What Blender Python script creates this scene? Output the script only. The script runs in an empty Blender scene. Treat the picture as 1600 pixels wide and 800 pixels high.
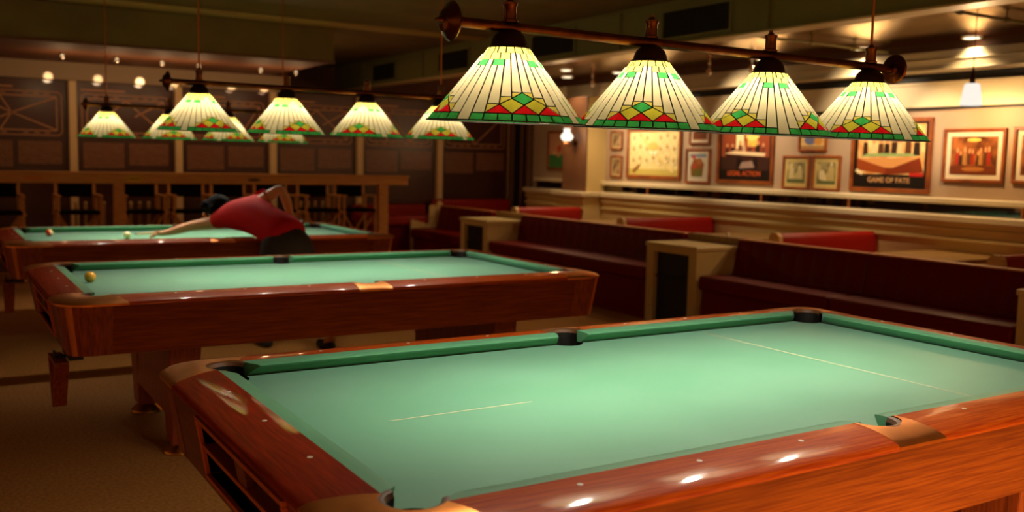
import bpy, bmesh, math, random
from mathutils import Vector, Matrix
random.seed(7)
SC = bpy.context.scene
COL = SC.collection

# ------------------------------------------------------------------ camera
CAM_POS = Vector((-.766304, -1.563204, 1.4478))
cR = Vector((0.850634, -0.525285, 0.022294)); cU = Vector((0.033639, 0.096693, 0.994746)); cF = Vector((0.524681, 0.845415, -0.099921))
cd = bpy.data.cameras.new('camera'); cam = bpy.data.objects.new('camera', cd); COL.objects.link(cam)
m = Matrix((cR, cU, -cF)).transposed().to_4x4(); m.translation = CAM_POS
cam.matrix_world = m
cd.sensor_fit = 'HORIZONTAL'; cd.sensor_width = 36.0; cd.lens = 36.0 * 1477.69 / 1600.0
cd.clip_start = .05; cd.clip_end = 60
cd.dof.use_dof = True; cd.dof.focus_distance = 2.75; cd.dof.aperture_fstop = 2.7
SC.camera = cam

# ------------------------------------------------------------------ world, exposure, lights of the room
SC.view_settings.view_transform = 'Standard'; SC.view_settings.look = 'None'
SC.view_settings.exposure = 0.0; SC.view_settings.gamma = 1.0; SC.view_settings.use_curve_mapping = False
SC.cycles.use_denoising = True
SC.cycles.max_bounces = 8; SC.cycles.sample_clamp_indirect = 6.0; SC.cycles.caustics_reflective = False; SC.cycles.caustics_refractive = False
wd = bpy.data.worlds.new('room_ambience'); SC.world = wd; wd.use_nodes = True
wb = wd.node_tree.nodes['Background']; wb.inputs[0].default_value = (1.0, .46, .17, 1); wb.inputs[1].default_value = .42

BULB = 720.0         # emission of a bulb in the table lamps
WARM = (1.0, .62, .28); LAMPC = (1.0, .92, .78)

def light(name, kind, loc, power, color=WARM, size=.03, target=None, spot=None, blend=.4, parent=None):
    d = bpy.data.lights.new(name, kind); d.energy = power; d.color = color
    if kind in ('POINT', 'SPOT'): d.shadow_soft_size = size
    if kind == 'AREA': d.size = size
    if spot: d.spot_size = math.radians(spot); d.spot_blend = blend
    o = bpy.data.objects.new(name, d); COL.objects.link(o); o.location = loc
    if target is not None:
        o.rotation_euler = (Vector(target) - Vector(loc)).to_track_quat('-Z', 'Y').to_euler()
    if parent: o.parent = parent; o.location = Vector(loc) - parent.location
    return o

# lamps over the next table of the row, behind the camera
for x_ in (.6, 1.1, 1.6, 2.1):
    light('next_table_lamp', 'SPOT', (x_, -2.355, 1.69), 135, (1, .76, .40), .05, (x_, -2.355, 0), 140, .12)

# ------------------------------------------------------------------ materials
def lin(c):
    r = []
    for v in c:
        v /= 255.0
        r.append(v / 12.92 if v <= .04045 else ((v + .055) / 1.055) ** 2.4)
    return (r[0], r[1], r[2], 1)
def mat(name, col, rough=.5, metal=0, coat=0, coat_r=.08, spec=.5, sheen=0, noise=None, bump=None, emit=0, sheen_tint=None):
    """noise=(colour2, scale, detail, (sx,sy,sz)) mixes a second colour; bump=(scale, strength)"""
    m = bpy.data.materials.new(name); m.use_nodes = True
    nt = m.node_tree; b = nt.nodes['Principled BSDF']
    b.inputs['Base Color'].default_value = lin(col); b.inputs['Roughness'].default_value = rough
    b.inputs['Metallic'].default_value = metal; b.inputs['Specular IOR Level'].default_value = spec
    b.inputs['Coat Weight'].default_value = coat; b.inputs['Coat Roughness'].default_value = coat_r
    if sheen:
        b.inputs['Sheen Weight'].default_value = sheen; b.inputs['Sheen Roughness'].default_value = .4
        if sheen_tint: b.inputs['Sheen Tint'].default_value = lin(sheen_tint)
    if noise or bump:
        tc = nt.nodes.new('ShaderNodeTexCoord')
    if noise:
        c2, sc, det, st = noise
        mp = nt.nodes.new('ShaderNodeMapping'); mp.inputs['Scale'].default_value = st
        n = nt.nodes.new('ShaderNodeTexNoise'); n.inputs['Scale'].default_value = sc; n.inputs['Detail'].default_value = det
        r = nt.nodes.new('ShaderNodeValToRGB'); r.color_ramp.elements[0].position = .36; r.color_ramp.elements[1].position = .64
        r.color_ramp.elements[0].color = lin(col); r.color_ramp.elements[1].color = lin(c2)
        nt.links.new(tc.outputs['Object'], mp.inputs[0]); nt.links.new(mp.outputs[0], n.inputs['Vector'])
        nt.links.new(n.outputs['Fac'], r.inputs[0]); nt.links.new(r.outputs[0], b.inputs['Base Color'])
    if bump:
        n2 = nt.nodes.new('ShaderNodeTexNoise'); n2.inputs['Scale'].default_value = bump[0]; n2.inputs['Detail'].default_value = 3
        bp = nt.nodes.new('ShaderNodeBump'); bp.inputs['Strength'].default_value = bump[1]; bp.inputs['Distance'].default_value = .01
        nt.links.new(tc.outputs['Object'], n2.inputs['Vector']); nt.links.new(n2.outputs['Fac'], bp.inputs['Height']); nt.links.new(bp.outputs[0], b.inputs['Normal'])
    if emit:
        b.inputs['Emission Color'].default_value = lin(col); b.inputs['Emission Strength'].default_value = emit
    return m
def emitter(name, col, strength):
    m = bpy.data.materials.new(name); m.use_nodes = True; nt = m.node_tree
    nt.nodes.clear(); o = nt.nodes.new('ShaderNodeOutputMaterial'); e = nt.nodes.new('ShaderNodeEmission')
    e.inputs[0].default_value = (*col, 1); e.inputs[1].default_value = strength
    nt.links.new(e.outputs[0], o.inputs[0]); return m
def glass(name, trans, diff, streak):
    """opalescent stained glass: lets part of the bulb's light through"""
    m = bpy.data.materials.new(name); m.use_nodes = True; nt = m.node_tree; nt.nodes.clear()
    o = nt.nodes.new('ShaderNodeOutputMaterial'); t = nt.nodes.new('ShaderNodeBsdfTranslucent'); d = nt.nodes.new('ShaderNodeBsdfDiffuse')
    tc = nt.nodes.new('ShaderNodeTexCoord'); n = nt.nodes.new('ShaderNodeTexNoise'); n.inputs['Scale'].default_value = 22; n.inputs['Detail'].default_value = 3
    mp = nt.nodes.new('ShaderNodeMapping'); mp.inputs['Scale'].default_value = (1.6, 1.6, .5)
    r = nt.nodes.new('ShaderNodeValToRGB'); r.color_ramp.elements[0].position = .3; r.color_ramp.elements[1].position = .7
    r.color_ramp.elements[0].color = (*[c * streak for c in trans], 1); r.color_ramp.elements[1].color = (*trans, 1)
    nt.links.new(tc.outputs['Object'], mp.inputs[0]); nt.links.new(mp.outputs[0], n.inputs['Vector']); nt.links.new(n.outputs['Fac'], r.inputs[0]); nt.links.new(r.outputs[0], t.inputs[0])
    d.inputs[0].default_value = (*diff, 1)
    a = nt.nodes.new('ShaderNodeAddShader')
    nt.links.new(t.outputs[0], a.inputs[0]); nt.links.new(d.outputs[0], a.inputs[1]); nt.links.new(a.outputs[0], o.inputs[0]); return m

M = {}
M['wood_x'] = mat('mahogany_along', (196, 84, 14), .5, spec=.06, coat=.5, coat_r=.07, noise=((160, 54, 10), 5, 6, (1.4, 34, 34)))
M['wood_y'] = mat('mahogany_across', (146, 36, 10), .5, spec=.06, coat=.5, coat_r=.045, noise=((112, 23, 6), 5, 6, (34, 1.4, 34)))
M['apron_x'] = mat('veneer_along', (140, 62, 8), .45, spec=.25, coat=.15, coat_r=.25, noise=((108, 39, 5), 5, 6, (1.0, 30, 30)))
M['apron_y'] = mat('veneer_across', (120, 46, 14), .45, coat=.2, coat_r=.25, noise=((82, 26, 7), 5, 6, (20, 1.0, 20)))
M['wood_z'] = mat('veneer_upright', (150, 62, 16), .45, coat=.2, coat_r=.25, noise=((112, 36, 7), 6, 5, (14, 14, 1)))
M['bronze'] = mat('bronze_casting', (234, 146, 66), .34, metal=.95, noise=((206, 120, 50), 7, 3, (1, 1, 1)))
M['strip'] = mat('copper_strip', (214, 124, 52), .4, metal=.5)
M['copper'] = mat('copper_trim', (190, 92, 44), .45, metal=.5)
M['brass'] = mat('brass_foot', (214, 142, 50), .28, metal=1)
M['cloth'] = mat('green_cloth', (94, 154, 116), .5, spec=.5, sheen=.75, sheen_tint=(190, 210, 240), noise=((86, 149, 109), 3, 3, (1, 1, 1)))
M['cushion'] = mat('cushion_cloth', (86, 150, 108), .5, spec=.4, sheen=.4, sheen_tint=(190, 210, 240), noise=((82, 145, 104), 4, 3, (1, 1, 1)), bump=None)
M['chalk'] = mat('pale_line', (205, 190, 150), .8)
M['leather'] = mat('black_leather', (16, 12, 9), .55, bump=(120, .2))
M['liner'] = mat('brown_liner', (98, 62, 34), .5)
M['pearl'] = mat('pearl_sight', (225, 215, 195), .3)
M['black'] = mat('matt_black', (10, 8, 7), .6)
M['bar'] = mat('dark_brass', (112, 66, 30), .28, metal=1, noise=((84, 46, 20), 14, 3, (1, 1, 1)))
M['cap'] = mat('dark_bronze', (52, 30, 16), .4, metal=.8)
M['lead'] = mat('lead_came', (34, 24, 12), .5, metal=.5)
M['rod'] = mat('brass_rod', (176, 106, 40), .35, metal=1)
M['bulb'] = emitter('lamp_bulb', LAMPC, BULB)
K = .10
M['g_cream'] = glass('cream_glass', (.95 * K, .74 * K, .36 * K), (.25, .22, .15), .80)
M['g_top'] = glass('honey_glass', (1.0 * K, .80 * K, .14 * K), (.25, .2, .08), .75)
M['g_yellow'] = glass('yellow_glass', (.92 * K, .74 * K, .05 * K), (.16, .12, .01), .70)
M['g_pale'] = glass('amber_glass', (.95 * K, .70 * K, .10 * K), (.2, .15, .03), .78)
M['g_green'] = glass('green_glass', (.09 * K, .62 * K, .10 * K), (.01, .1, .02), .45)
M['g_red'] = glass('red_glass', (1.1 * K, .014 * K, .014 * K), (.16, .004, .004), .75)
M['floor'] = mat('brown_carpet', (192, 132, 66), .95, spec=.1, noise=((164, 108, 52), 60, 4, (1, 1, 1)), bump=(300, .4))
M['wall'] = mat('taupe_wall', (176, 150, 122), .55, spec=.4)
M['wall_dark'] = mat('brown_wall', (112, 74, 48), .6)
M['cream'] = mat('cream_paint', (214, 190, 130), .4, coat=.15, coat_r=.2)
M['cream2'] = mat('ivory_paint', (222, 206, 168), .35, coat=.2, coat_r=.2)
M['ceil'] = mat('olive_ceiling', (128, 104, 56), .8, noise=((116, 92, 48), 2, 2, (1, 1, 1)))
M['ceil_b'] = mat('brown_ceiling', (112, 66, 36), .7)
M['duct'] = mat('olive_duct', (122, 116, 62), .6)
M['beam'] = mat('olive_beam', (186, 156, 92), .6)
M['grille'] = mat('dark_grille', (34, 28, 16), .6)
M['tin'] = mat('gold_tin', (226, 172, 90), .10, metal=1, bump=(20, .12))
M['mirror'] = mat('dark_mirror', (120, 110, 100), .03, metal=1)
M['mural'] = mat('brown_mural', (84, 42, 32), .32, spec=.5, noise=((70, 32, 25), 1.5, 2, (1, 1, 1)))
M['muralink'] = mat('tan_ink', (206, 142, 96), .5)
M['post'] = mat('pale_post', (240, 206, 150), .4)
M['red'] = mat('red_vinyl', (150, 20, 10), .42, spec=.3, bump=(200, .05))
M['red_d'] = mat('oxblood_vinyl', (108, 8, 4), .45, spec=.15, bump=(200, .05))
M['tan'] = mat('tan_edge', (190, 118, 62), .4)
M['ply'] = mat('pale_end_board', (214, 180, 118), .5, noise=((196, 158, 96), 5, 3, (1, 1, 6)))
M['top'] = mat('booth_table_top', (150, 118, 66), .4, noise=((132, 100, 52), 4, 3, (2, 14, 2)))
M['oak'] = mat('light_oak', (210, 146, 70), .45, noise=((186, 122, 54), 5, 4, (2, 2, 14)))
M['oak_x'] = mat('light_oak_long', (208, 144, 66), .45, noise=((190, 126, 54), 5, 4, (1, 14, 14)))
M['canvas'] = mat('black_canvas', (9, 7, 6), .9, spec=.1)
M['frame'] = mat('picture_frame_wood', (150, 78, 26), .4, noise=((118, 56, 18), 8, 3, (1, 1, 1)))
M['matb'] = mat('cream_mount', (222, 208, 176), .7)
M['gold'] = mat('gold_plate', (190, 140, 40), .4, metal=.6)
M['chrome'] = mat('chrome', (210, 200, 190), .15, metal=1)
M['shirt'] = mat('red_shirt', (196, 18, 16), .85, spec=.2)
M['pants'] = mat('olive_brown_trousers', (44, 32, 18), .9, spec=.2)
M['skin'] = mat('skin', (206, 140, 92), .5)
M['hair'] = mat('black_hair', (12, 8, 6), .9, spec=.1, bump=(160, .4))
M['cue'] = mat('maple_cue', (224, 176, 110), .35)
M['ink'] = mat('orange_lettering', (206, 88, 32), .5)
M['cream_ink'] = mat('tan_lettering', (200, 150, 96), .5)
FLAT = {}
def flat(c, rough=.6):
    k = tuple(c) + (rough,)
    if k not in FLAT: FLAT[k] = mat('print_%02x%02x%02x' % tuple(c), c, rough)
    return FLAT[k]
def textmat(name, c1, c2):
    """paragraphs: rows of broken words, too small to read"""
    m = bpy.data.materials.new(name); m.use_nodes = True; nt = m.node_tree; b = nt.nodes['Principled BSDF']; b.inputs['Roughness'].default_value = .35
    tc = nt.nodes.new('ShaderNodeTexCoord'); br = nt.nodes.new('ShaderNodeTexBrick'); mp = nt.nodes.new('ShaderNodeMapping')
    mp.inputs['Rotation'].default_value = (math.radians(90), 0, 0)
    br.inputs['Scale'].default_value = 1; br.inputs['Brick Width'].default_value = .055; br.inputs['Row Height'].default_value = .021
    br.inputs['Mortar Size'].default_value = .006; br.inputs['Mortar Smooth'].default_value = .3
    br.inputs['Color1'].default_value = lin(c2); br.inputs['Color2'].default_value = lin([(a * 3 + d) / 4 for a, d in zip(c2, c1)]); br.inputs['Mortar'].default_value = lin(c1)
    nt.links.new(tc.outputs['Object'], mp.inputs[0]); nt.links.new(mp.outputs[0], br.inputs['Vector']); nt.links.new(br.outputs[0], b.inputs['Base Color']); return m
M['para'] = textmat('paragraph_print', (84, 46, 34), (190, 128, 88))

# ------------------------------------------------------------------ mesh helpers
class MB:
    def __init__(s): s.bm = bmesh.new(); s.mi = 0
    def face(s, vs):
        f = s.bm.faces.new(vs); f.material_index = s.mi; return f
    def poly(s, pts): return s.face([s.bm.verts.new(p) for p in pts])
    def box(s, x0, x1, y0, y1, z0, z1):
        v = [s.bm.verts.new((x, y, z)) for x in (x0, x1) for y in (y0, y1) for z in (z0, z1)]
        for q in ((0, 1, 3, 2), (4, 6, 7, 5), (0, 4, 5, 1), (2, 3, 7, 6), (0, 2, 6, 4), (1, 5, 7, 3)): s.face([v[i] for i in q])
        return s
    def hexa(s, a, b):
        """two matching quads a (start) and b (end), joined"""
        va = [s.bm.verts.new(p) for p in a]; vb = [s.bm.verts.new(p) for p in b]
        s.face(va[::-1]); s.face(vb)
        n = len(va)
        for i in range(n): s.face([va[i], va[(i + 1) % n], vb[(i + 1) % n], vb[i]])
        return s
    def bar(s, p, q, w, h, up=(0, 0, 1)):
        p = Vector(p); q = Vector(q); d = (q - p).normalized(); u = Vector(up)
        if abs(d.dot(u)) > .98: u = Vector((0, 1, 0))
        a = d.cross(u).normalized() * (w / 2); b = a.cross(d).normalized() * (h / 2)
        return s.hexa([p - a - b, p + a - b, p + a + b, p - a + b], [q - a - b, q + a - b, q + a + b, q - a + b])
    def tube(s, pts, rad, n=12, caps=True):
        rings = []
        P = [Vector(p) for p in pts]; R = rad if isinstance(rad, (list, tuple)) else [rad] * len(P)
        ref = None
        for i, p in enumerate(P):
            d = (P[min(i + 1, len(P) - 1)] - P[max(i - 1, 0)]).normalized()
            if ref is None: ref = Vector((0, 0, 1)) if abs(d.z) < .9 else Vector((1, 0, 0))
            a = d.cross(ref).normalized(); b = a.cross(d).normalized()
            rings.append([s.bm.verts.new(p + (a * math.cos(2 * math.pi * k / n) + b * math.sin(2 * math.pi * k / n)) * R[i]) for k in range(n)])
        for r0, r1 in zip(rings, rings[1:]):
            for k in range(n): s.face([r0[k], r0[(k + 1) % n], r1[(k + 1) % n], r1[k]])
        if caps: s.face(rings[0][::-1]); s.face(rings[-1])
        return s
    def lathe(s, prof, c=(0, 0, 0), n=24, axis='z', closed=True):
        """prof: list of (radius, height)"""
        c = Vector(c); rings = []
        for r, h in prof:
            ring = []
            for k in range(n):
                a = 2 * math.pi * k / n; x, y = r * math.cos(a), r * math.sin(a)
                v = {'z': (x, y, h), 'x': (h, x, y), 'y': (y, h, x)}[axis]
                ring.append(s.bm.verts.new(c + Vector(v)))
            rings.append(ring)
        for r0, r1 in zip(rings, rings[1:]):
            for k in range(n): s.face([r0[k], r0[(k + 1) % n], r1[(k + 1) % n], r1[k]])
        if closed: s.face(rings[0][::-1]); s.face(rings[-1])
        return s
    def sphere(s, c, r, n=16, sq=(1, 1, 1)):
        prof = [(max(1e-4, math.sin(math.pi * i / (n // 2))) , -math.cos(math.pi * i / (n // 2))) for i in range(n // 2 + 1)]
        b4 = len(s.bm.verts); s.lathe([(a * r, h * r) for a, h in prof], (0, 0, 0), n)
        s.bm.verts.ensure_lookup_table()
        for v in s.bm.verts[b4:]: v.co = Vector((v.co.x * sq[0], v.co.y * sq[1], v.co.z * sq[2])) + Vector(c)
        return s
    def prism(s, pts2, z0, z1):
        return s.hexa([(x, y, z0) for x, y in pts2], [(x, y, z1) for x, y in pts2])
    def grid(s, G, flip=False):
        V = [[s.bm.verts.new(p) for p in row] for row in G]
        for r0, r1 in zip(V, V[1:]):
            for k in range(len(r0) - 1):
                q = [r0[k], r0[k + 1], r1[k + 1], r1[k]]
                s.face(q[::-1] if flip else q)
        return V
    def build(s, name, mats, parent=None, smooth=40, bevel=0, fix=True, merge=0):
        if merge: bmesh.ops.remove_doubles(s.bm, verts=s.bm.verts, dist=merge)
        if fix: bmesh.ops.recalc_face_normals(s.bm, faces=s.bm.faces)
        me = bpy.data.meshes.new(name); s.bm.to_mesh(me); s.bm.free()
        for mm in (mats if isinstance(mats, (list, tuple)) else [mats]): me.materials.append(mm)
        if smooth:
            for p in me.polygons: p.use_smooth = True
            me.set_sharp_from_angle(angle=math.radians(smooth))
        o = bpy.data.objects.new(name, me); COL.objects.link(o)
        if parent: o.parent = parent
        if bevel:
            b = o.modifiers.new('edge', 'BEVEL'); b.width = bevel; b.segments = 2; b.limit_method = 'ANGLE'
        return o
def tag(o, label, cat, group=None, kind=None):
    o['label'] = label; o['category'] = cat
    if group: o['group'] = group
    if kind: o['kind'] = kind
    return o
def thing(name, loc, label, cat, group=None, rz=0):
    o = bpy.data.objects.new(name, None); COL.objects.link(o); o.location = loc; o.rotation_euler = (0, 0, rz)
    o.empty_display_size = .1
    return tag(o, label, cat, group)
def struct(o): o['kind'] = 'structure'; return o
def copy_tree(o, parent=None):
    c = o.copy(); COL.objects.link(c)
    if parent is not None: c.parent = parent
    for ch in o.children: copy_tree(ch, c)
    return c
def lettering(body, size, mt, parent, x, u, v, name='lettering', face='x', align='CENTER'):
    cu = bpy.data.curves.new('txt', 'FONT'); cu.body = body; cu.size = size; cu.align_x = align; cu.align_y = 'CENTER'; cu.extrude = .0006; cu.offset = .0012
    t = bpy.data.objects.new('txt', cu); COL.objects.link(t)
    dg = bpy.context.evaluated_depsgraph_get(); me = bpy.data.meshes.new_from_object(t.evaluated_get(dg))
    bpy.data.objects.remove(t); me.materials.clear(); me.materials.append(mt)
    if face == 'x': R3 = Matrix(((0, 0, -1), (-1, 0, 0), (0, 1, 0))); off = Vector((-x, -u, v))
    else: R3 = Matrix(((1, 0, 0), (0, 0, -1), (0, 1, 0))); off = Vector((u, -x, v))
    for w in me.vertices: w.co = R3 @ w.co + off
    o = bpy.data.objects.new(name, me); COL.objects.link(o); o.parent = parent; return o

# ------------------------------------------------------------------ room shell
XW = 6.95; YB = 11.05; ZT = 2.56; ZC = 2.868
b = MB(); b.box(-7, 9, -4.5, 13.2, -.1, 0); struct(b.build('floor', M['floor'], smooth=0))
b = MB(); b.box(-7, 4.83, -4.5, 13.2, ZC, ZC + .1); struct(b.build('ceiling', [M['ceil']], smooth=0))
b = MB(); b.box(XW, XW + .15, -4.5, 10.34, 0, ZT + .5); struct(b.build('wall_right', M['wall'], smooth=0))
b = MB(); b.box(-7, 7.8, YB, YB + .12, 0, 2.30); struct(b.build('wall_back', M['mural'], smooth=0))
b = MB(); b.box(-7, 9, 13.0, 13.1, 0, 3); struct(b.build('wall_far', M['wall_dark'], smooth=0))
# tin ceiling over the booths
b = MB(); b.box(4.95, XW + .15, -4.5, 13.0, ZT, ZT + .08); struct(b.build('ceiling_tin', M['tin'], smooth=0))
# duct / bulkhead along the booths, with recessed grilles
b = MB(); b.box(4.83, 4.95, -4.5, 12.95, 2.50, ZC + .02)
struct(b.build('trim_1', M['duct'], smooth=0))
b = MB(); b.box(4.80, 4.829, -4.5, 12.9, 2.50, 2.512); b.box(4.815, 4.829, -4.5, 12.9, 2.845, 2.866)
for y in (3.75, 5.6, 7.6, 9.75, 11.7): b.box(4.81, 4.829, y, y + .08, 2.512, 2.845)
struct(b.build('trim_2', M['duct'], smooth=0))
b = MB(); b.box(4.81, 5.0, -4.5, 12.9, 2.488, 2.50); struct(b.build('trim_30', M['cream'], smooth=0))  # cream colour stands in for light catching the duct's lower lip
for i, (y0, y1, lb) in enumerate([(4.15, 5.02, 'slatted air grille above the second and third lamp shades of the front bar'), (6.32, 7.15, 'slatted air grille just right of the nearest lamp shade'), (8.5, 9.32, 'slatted air grille just left of the nearest lamp shade'), (10.6, 11.4, 'slatted air grille farthest back on the olive duct')]):
    t = thing('air_grille', (4.828, (y0 + y1) / 2, 2.66), lb, 'vent', 'air grilles on the duct'); h = (y1 - y0) / 2
    f = MB(); f.box(-.016, 0, -h, h, .115, .14); f.box(-.016, 0, -h, h, -.13, -.105); f.box(-.016, 0, -h, -h + .025, -.105, .115); f.box(-.016, 0, h - .025, h, -.105, .115)
    f.build('frame', M['duct'], t, 0)
    f = MB(); f.box(-.002, -.0005, -h + .025, h - .025, -.105, .115); f.build('backing', M['black'], t, 0)
    f = MB(); n = int(h * 2 / .035)
    for k in range(n):
        y = -h + .035 + k * .035
        if y < h - .03: f.box(-.012, -.003, y, y + .012, -.105, .115)
    f.build('slats', M['grille'], t, 0)
# back soffit with olive front face, brown underside, and a beam further forward
b = MB(); b.box(-7, 3.16, 8.70, 11.0, 2.50, ZC); struct(b.build('ceiling_soffit', M['ceil_b'], smooth=0))
b = MB(); b.box(-7, 3.17, 8.66, 8.70, 2.515, ZC); struct(b.build('trim_3', M['ceil'], smooth=0))
b = MB(); b.box(-7, 3.18, 8.645, 8.70, 2.49, 2.515); struct(b.build('trim_4', M['ceil_b'], smooth=0))
b = MB(); b.box(-7, 4.83, 8.12, 8.40, 2.862, 2.868); b.box(-7, 4.83, 8.16, 8.36, 2.845, 2.862); struct(b.build('trim_5', M['beam'], smooth=0))
b = MB(); b.box(-7, 3.4, 10.94, YB, 2.29, 2.50); struct(b.build('wall_frieze', M['wall'], smooth=0))
# posts between the wall panels
for i, x in enumerate((-1.70, -.47, .762, 1.99, 3.213, 4.46, 5.72, 6.975)):
    b = MB(); b.box(x - .045, x + .045, 10.95, YB, 0, 2.29); struct(b.build('trim_%d' % (6 + i), M['post'], smooth=40, bevel=.012))
# right wall: half wall, ledge, mouldings, shelf, frieze, cove
def yrun(name, m, items, bevel=.004):
    b = MB()
    for it in items: b.box(*it)
    return struct(b.build(name, m, smooth=40, bevel=bevel))
LY = -4.4
yrun('wall_half', M['cream'], [(6.86, XW, LY, 10.34, 0, 1.0), (6.56, 6.86, 8.50, 9.14, 0, 1.0)])
yrun('trim_20', M['cream2'], [(6.79, XW, LY, 10.36, 1.0, 1.065), (6.50, 6.80, 8.45, 9.19, 1.0, 1.065)], .012)
yrun('trim_21', M['cream'], [(6.825, 6.862, LY, 10.35, .93, .955), (6.825, 6.862, LY, 10.35, .84, .865), (6.838, 6.862, LY, 10.35, .955, 1.0), (6.53, 6.562, 8.48, 9.16, .93, .955), (6.53, 6.562, 8.48, 9.16, .84, .865)])
yrun('trim_22', M['cream2'], [(6.87, XW, LY, 8.555, 1.155, 1.21), (6.87, XW, 9.09, 10.2, 1.165, 1.215)], .012)
yrun('wall_mirror', M['mirror'], [(6.938, XW + .005, LY, 8.555, 1.066, 1.154), (6.938, XW + .005, 9.09, 10.2, 1.066, 1.164)], 0)
b = MB()
for y in (7.66, 5.75, 4.6, 2.86): b.box(6.93, 6.94, y - .012, y + .012, 1.066, 1.154)
struct(b.build('trim_23', M['tan'], smooth=0))
yrun('trim_24', M['cream2'], [(6.90, XW, LY, 8.55, 2.01, 2.205), (6.885, XW, LY, 8.55, 2.205, 2.232)], .004)
yrun('trim_25', M['black'], [(6.925, XW, LY, 8.55, 1.988, 2.01), (6.93, XW, LY, 8.55, 2.232, 2.32)], 0)  # upper black strip paints in the shade of the unlit gap under the cove
yrun('trim_26', M['cream2'], [(6.75, XW, LY, 10.3, 2.33, 2.482), (6.735, XW, LY, 10.3, 2.31, 2.33), (6.74, XW, LY, 10.3, 2.40, 2.41)], .004)
yrun('trim_27', M['wall_dark'], [(6.80, XW, LY, 10.3, 2.482, ZT)], 0)
b = MB(); b.box(6.62, XW, 8.555, 9.09, 1.066, 2.31); struct(b.build('column_1', [M['wall_dark']], smooth=40, bevel=.006))
b = MB(); b.box(6.64, XW, 8.548, 8.556, 1.066, 2.31); struct(b.build('trim_28', M['cream'], smooth=0))  # cream facing puts the wall lights' brightness into this column side's colour
# dark doorway at the far end of the right wall
b = MB(); b.box(6.97, 7.05, 10.34, 11.05, 0, 2.5); struct(b.build('door_1', M['black'], smooth=0))
b = MB(); b.box(6.90, 7.0, 10.40, 10.46, 0, 2.3); b.box(6.92, 7.0, 10.62, 10.66, 0, 2.3); b.box(6.90, 7.0, 10.9, 10.95, 0, 2.3); struct(b.build('trim_29', M['wall_dark'], smooth=0))
# two pipes under the tin ceiling
for (y, lb) in ((4.13, 'thin olive sprinkler pipe under gold ceiling, crossing behind the front lamp bar'), (2.4, 'thin olive sprinkler pipe under gold ceiling at the upper right edge')):
    b = MB(); b.tube([(4.95, y, 2.515), (6.8, y, 2.515)], .012, 8)
    for x in (5.2, 5.75, 6.3): b.tube([(x - .02, y, 2.515), (x + .02, y, 2.515)], .02, 8); b.tube([(x, y, 2.515), (x, y, ZT)], .006, 6)
    tag(b.build('sprinkler_pipe', M['duct']), lb, 'pipe', 'pipes under the tin ceiling')

# ------------------------------------------------------------------ pool table
L, W, ZB = 2.54, 1.27, .77
PROF = [(.050, .8135), (.085, .8135), (.110, .8122), (.135, .8087), (.160, .8040), (.178, .8000), (.188, .7966), (.1935, .7905), (.1945, .783), (.184, .7815)]
CR = .044
def prof_z(d):
    for (d0, z0), (d1, z1) in zip(PROF[:8], PROF[1:8]):
        if d <= d1: return z0 + (z1 - z0) * max(0, (d - d0)) / (d1 - d0)
    return PROF[7][1]
def dist_out(x, y):
    ax = max(-x, x - L); ay = max(-y, y - W)
    if ax < CR and ay < CR: return max(ax, ay)
    if ax > CR and ay > CR: return CR + math.hypot(ax - CR, ay - CR)
    return max(ax, ay)
DO = PROF[7][0]
PC = .006; PR = .066         # corner pocket centre offset and radius
def mir(c, p):               # local corner frame (as near-left) -> corner c
    x, y = p[0], p[1]
    if c in (1, 2): x = L - x
    if c in (2, 3): y = W - y
    return (x, y) + tuple(p[2:])
def end_t(d): return .042 + (.100 - .042) * (d - .05) / (DO - .05)
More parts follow.
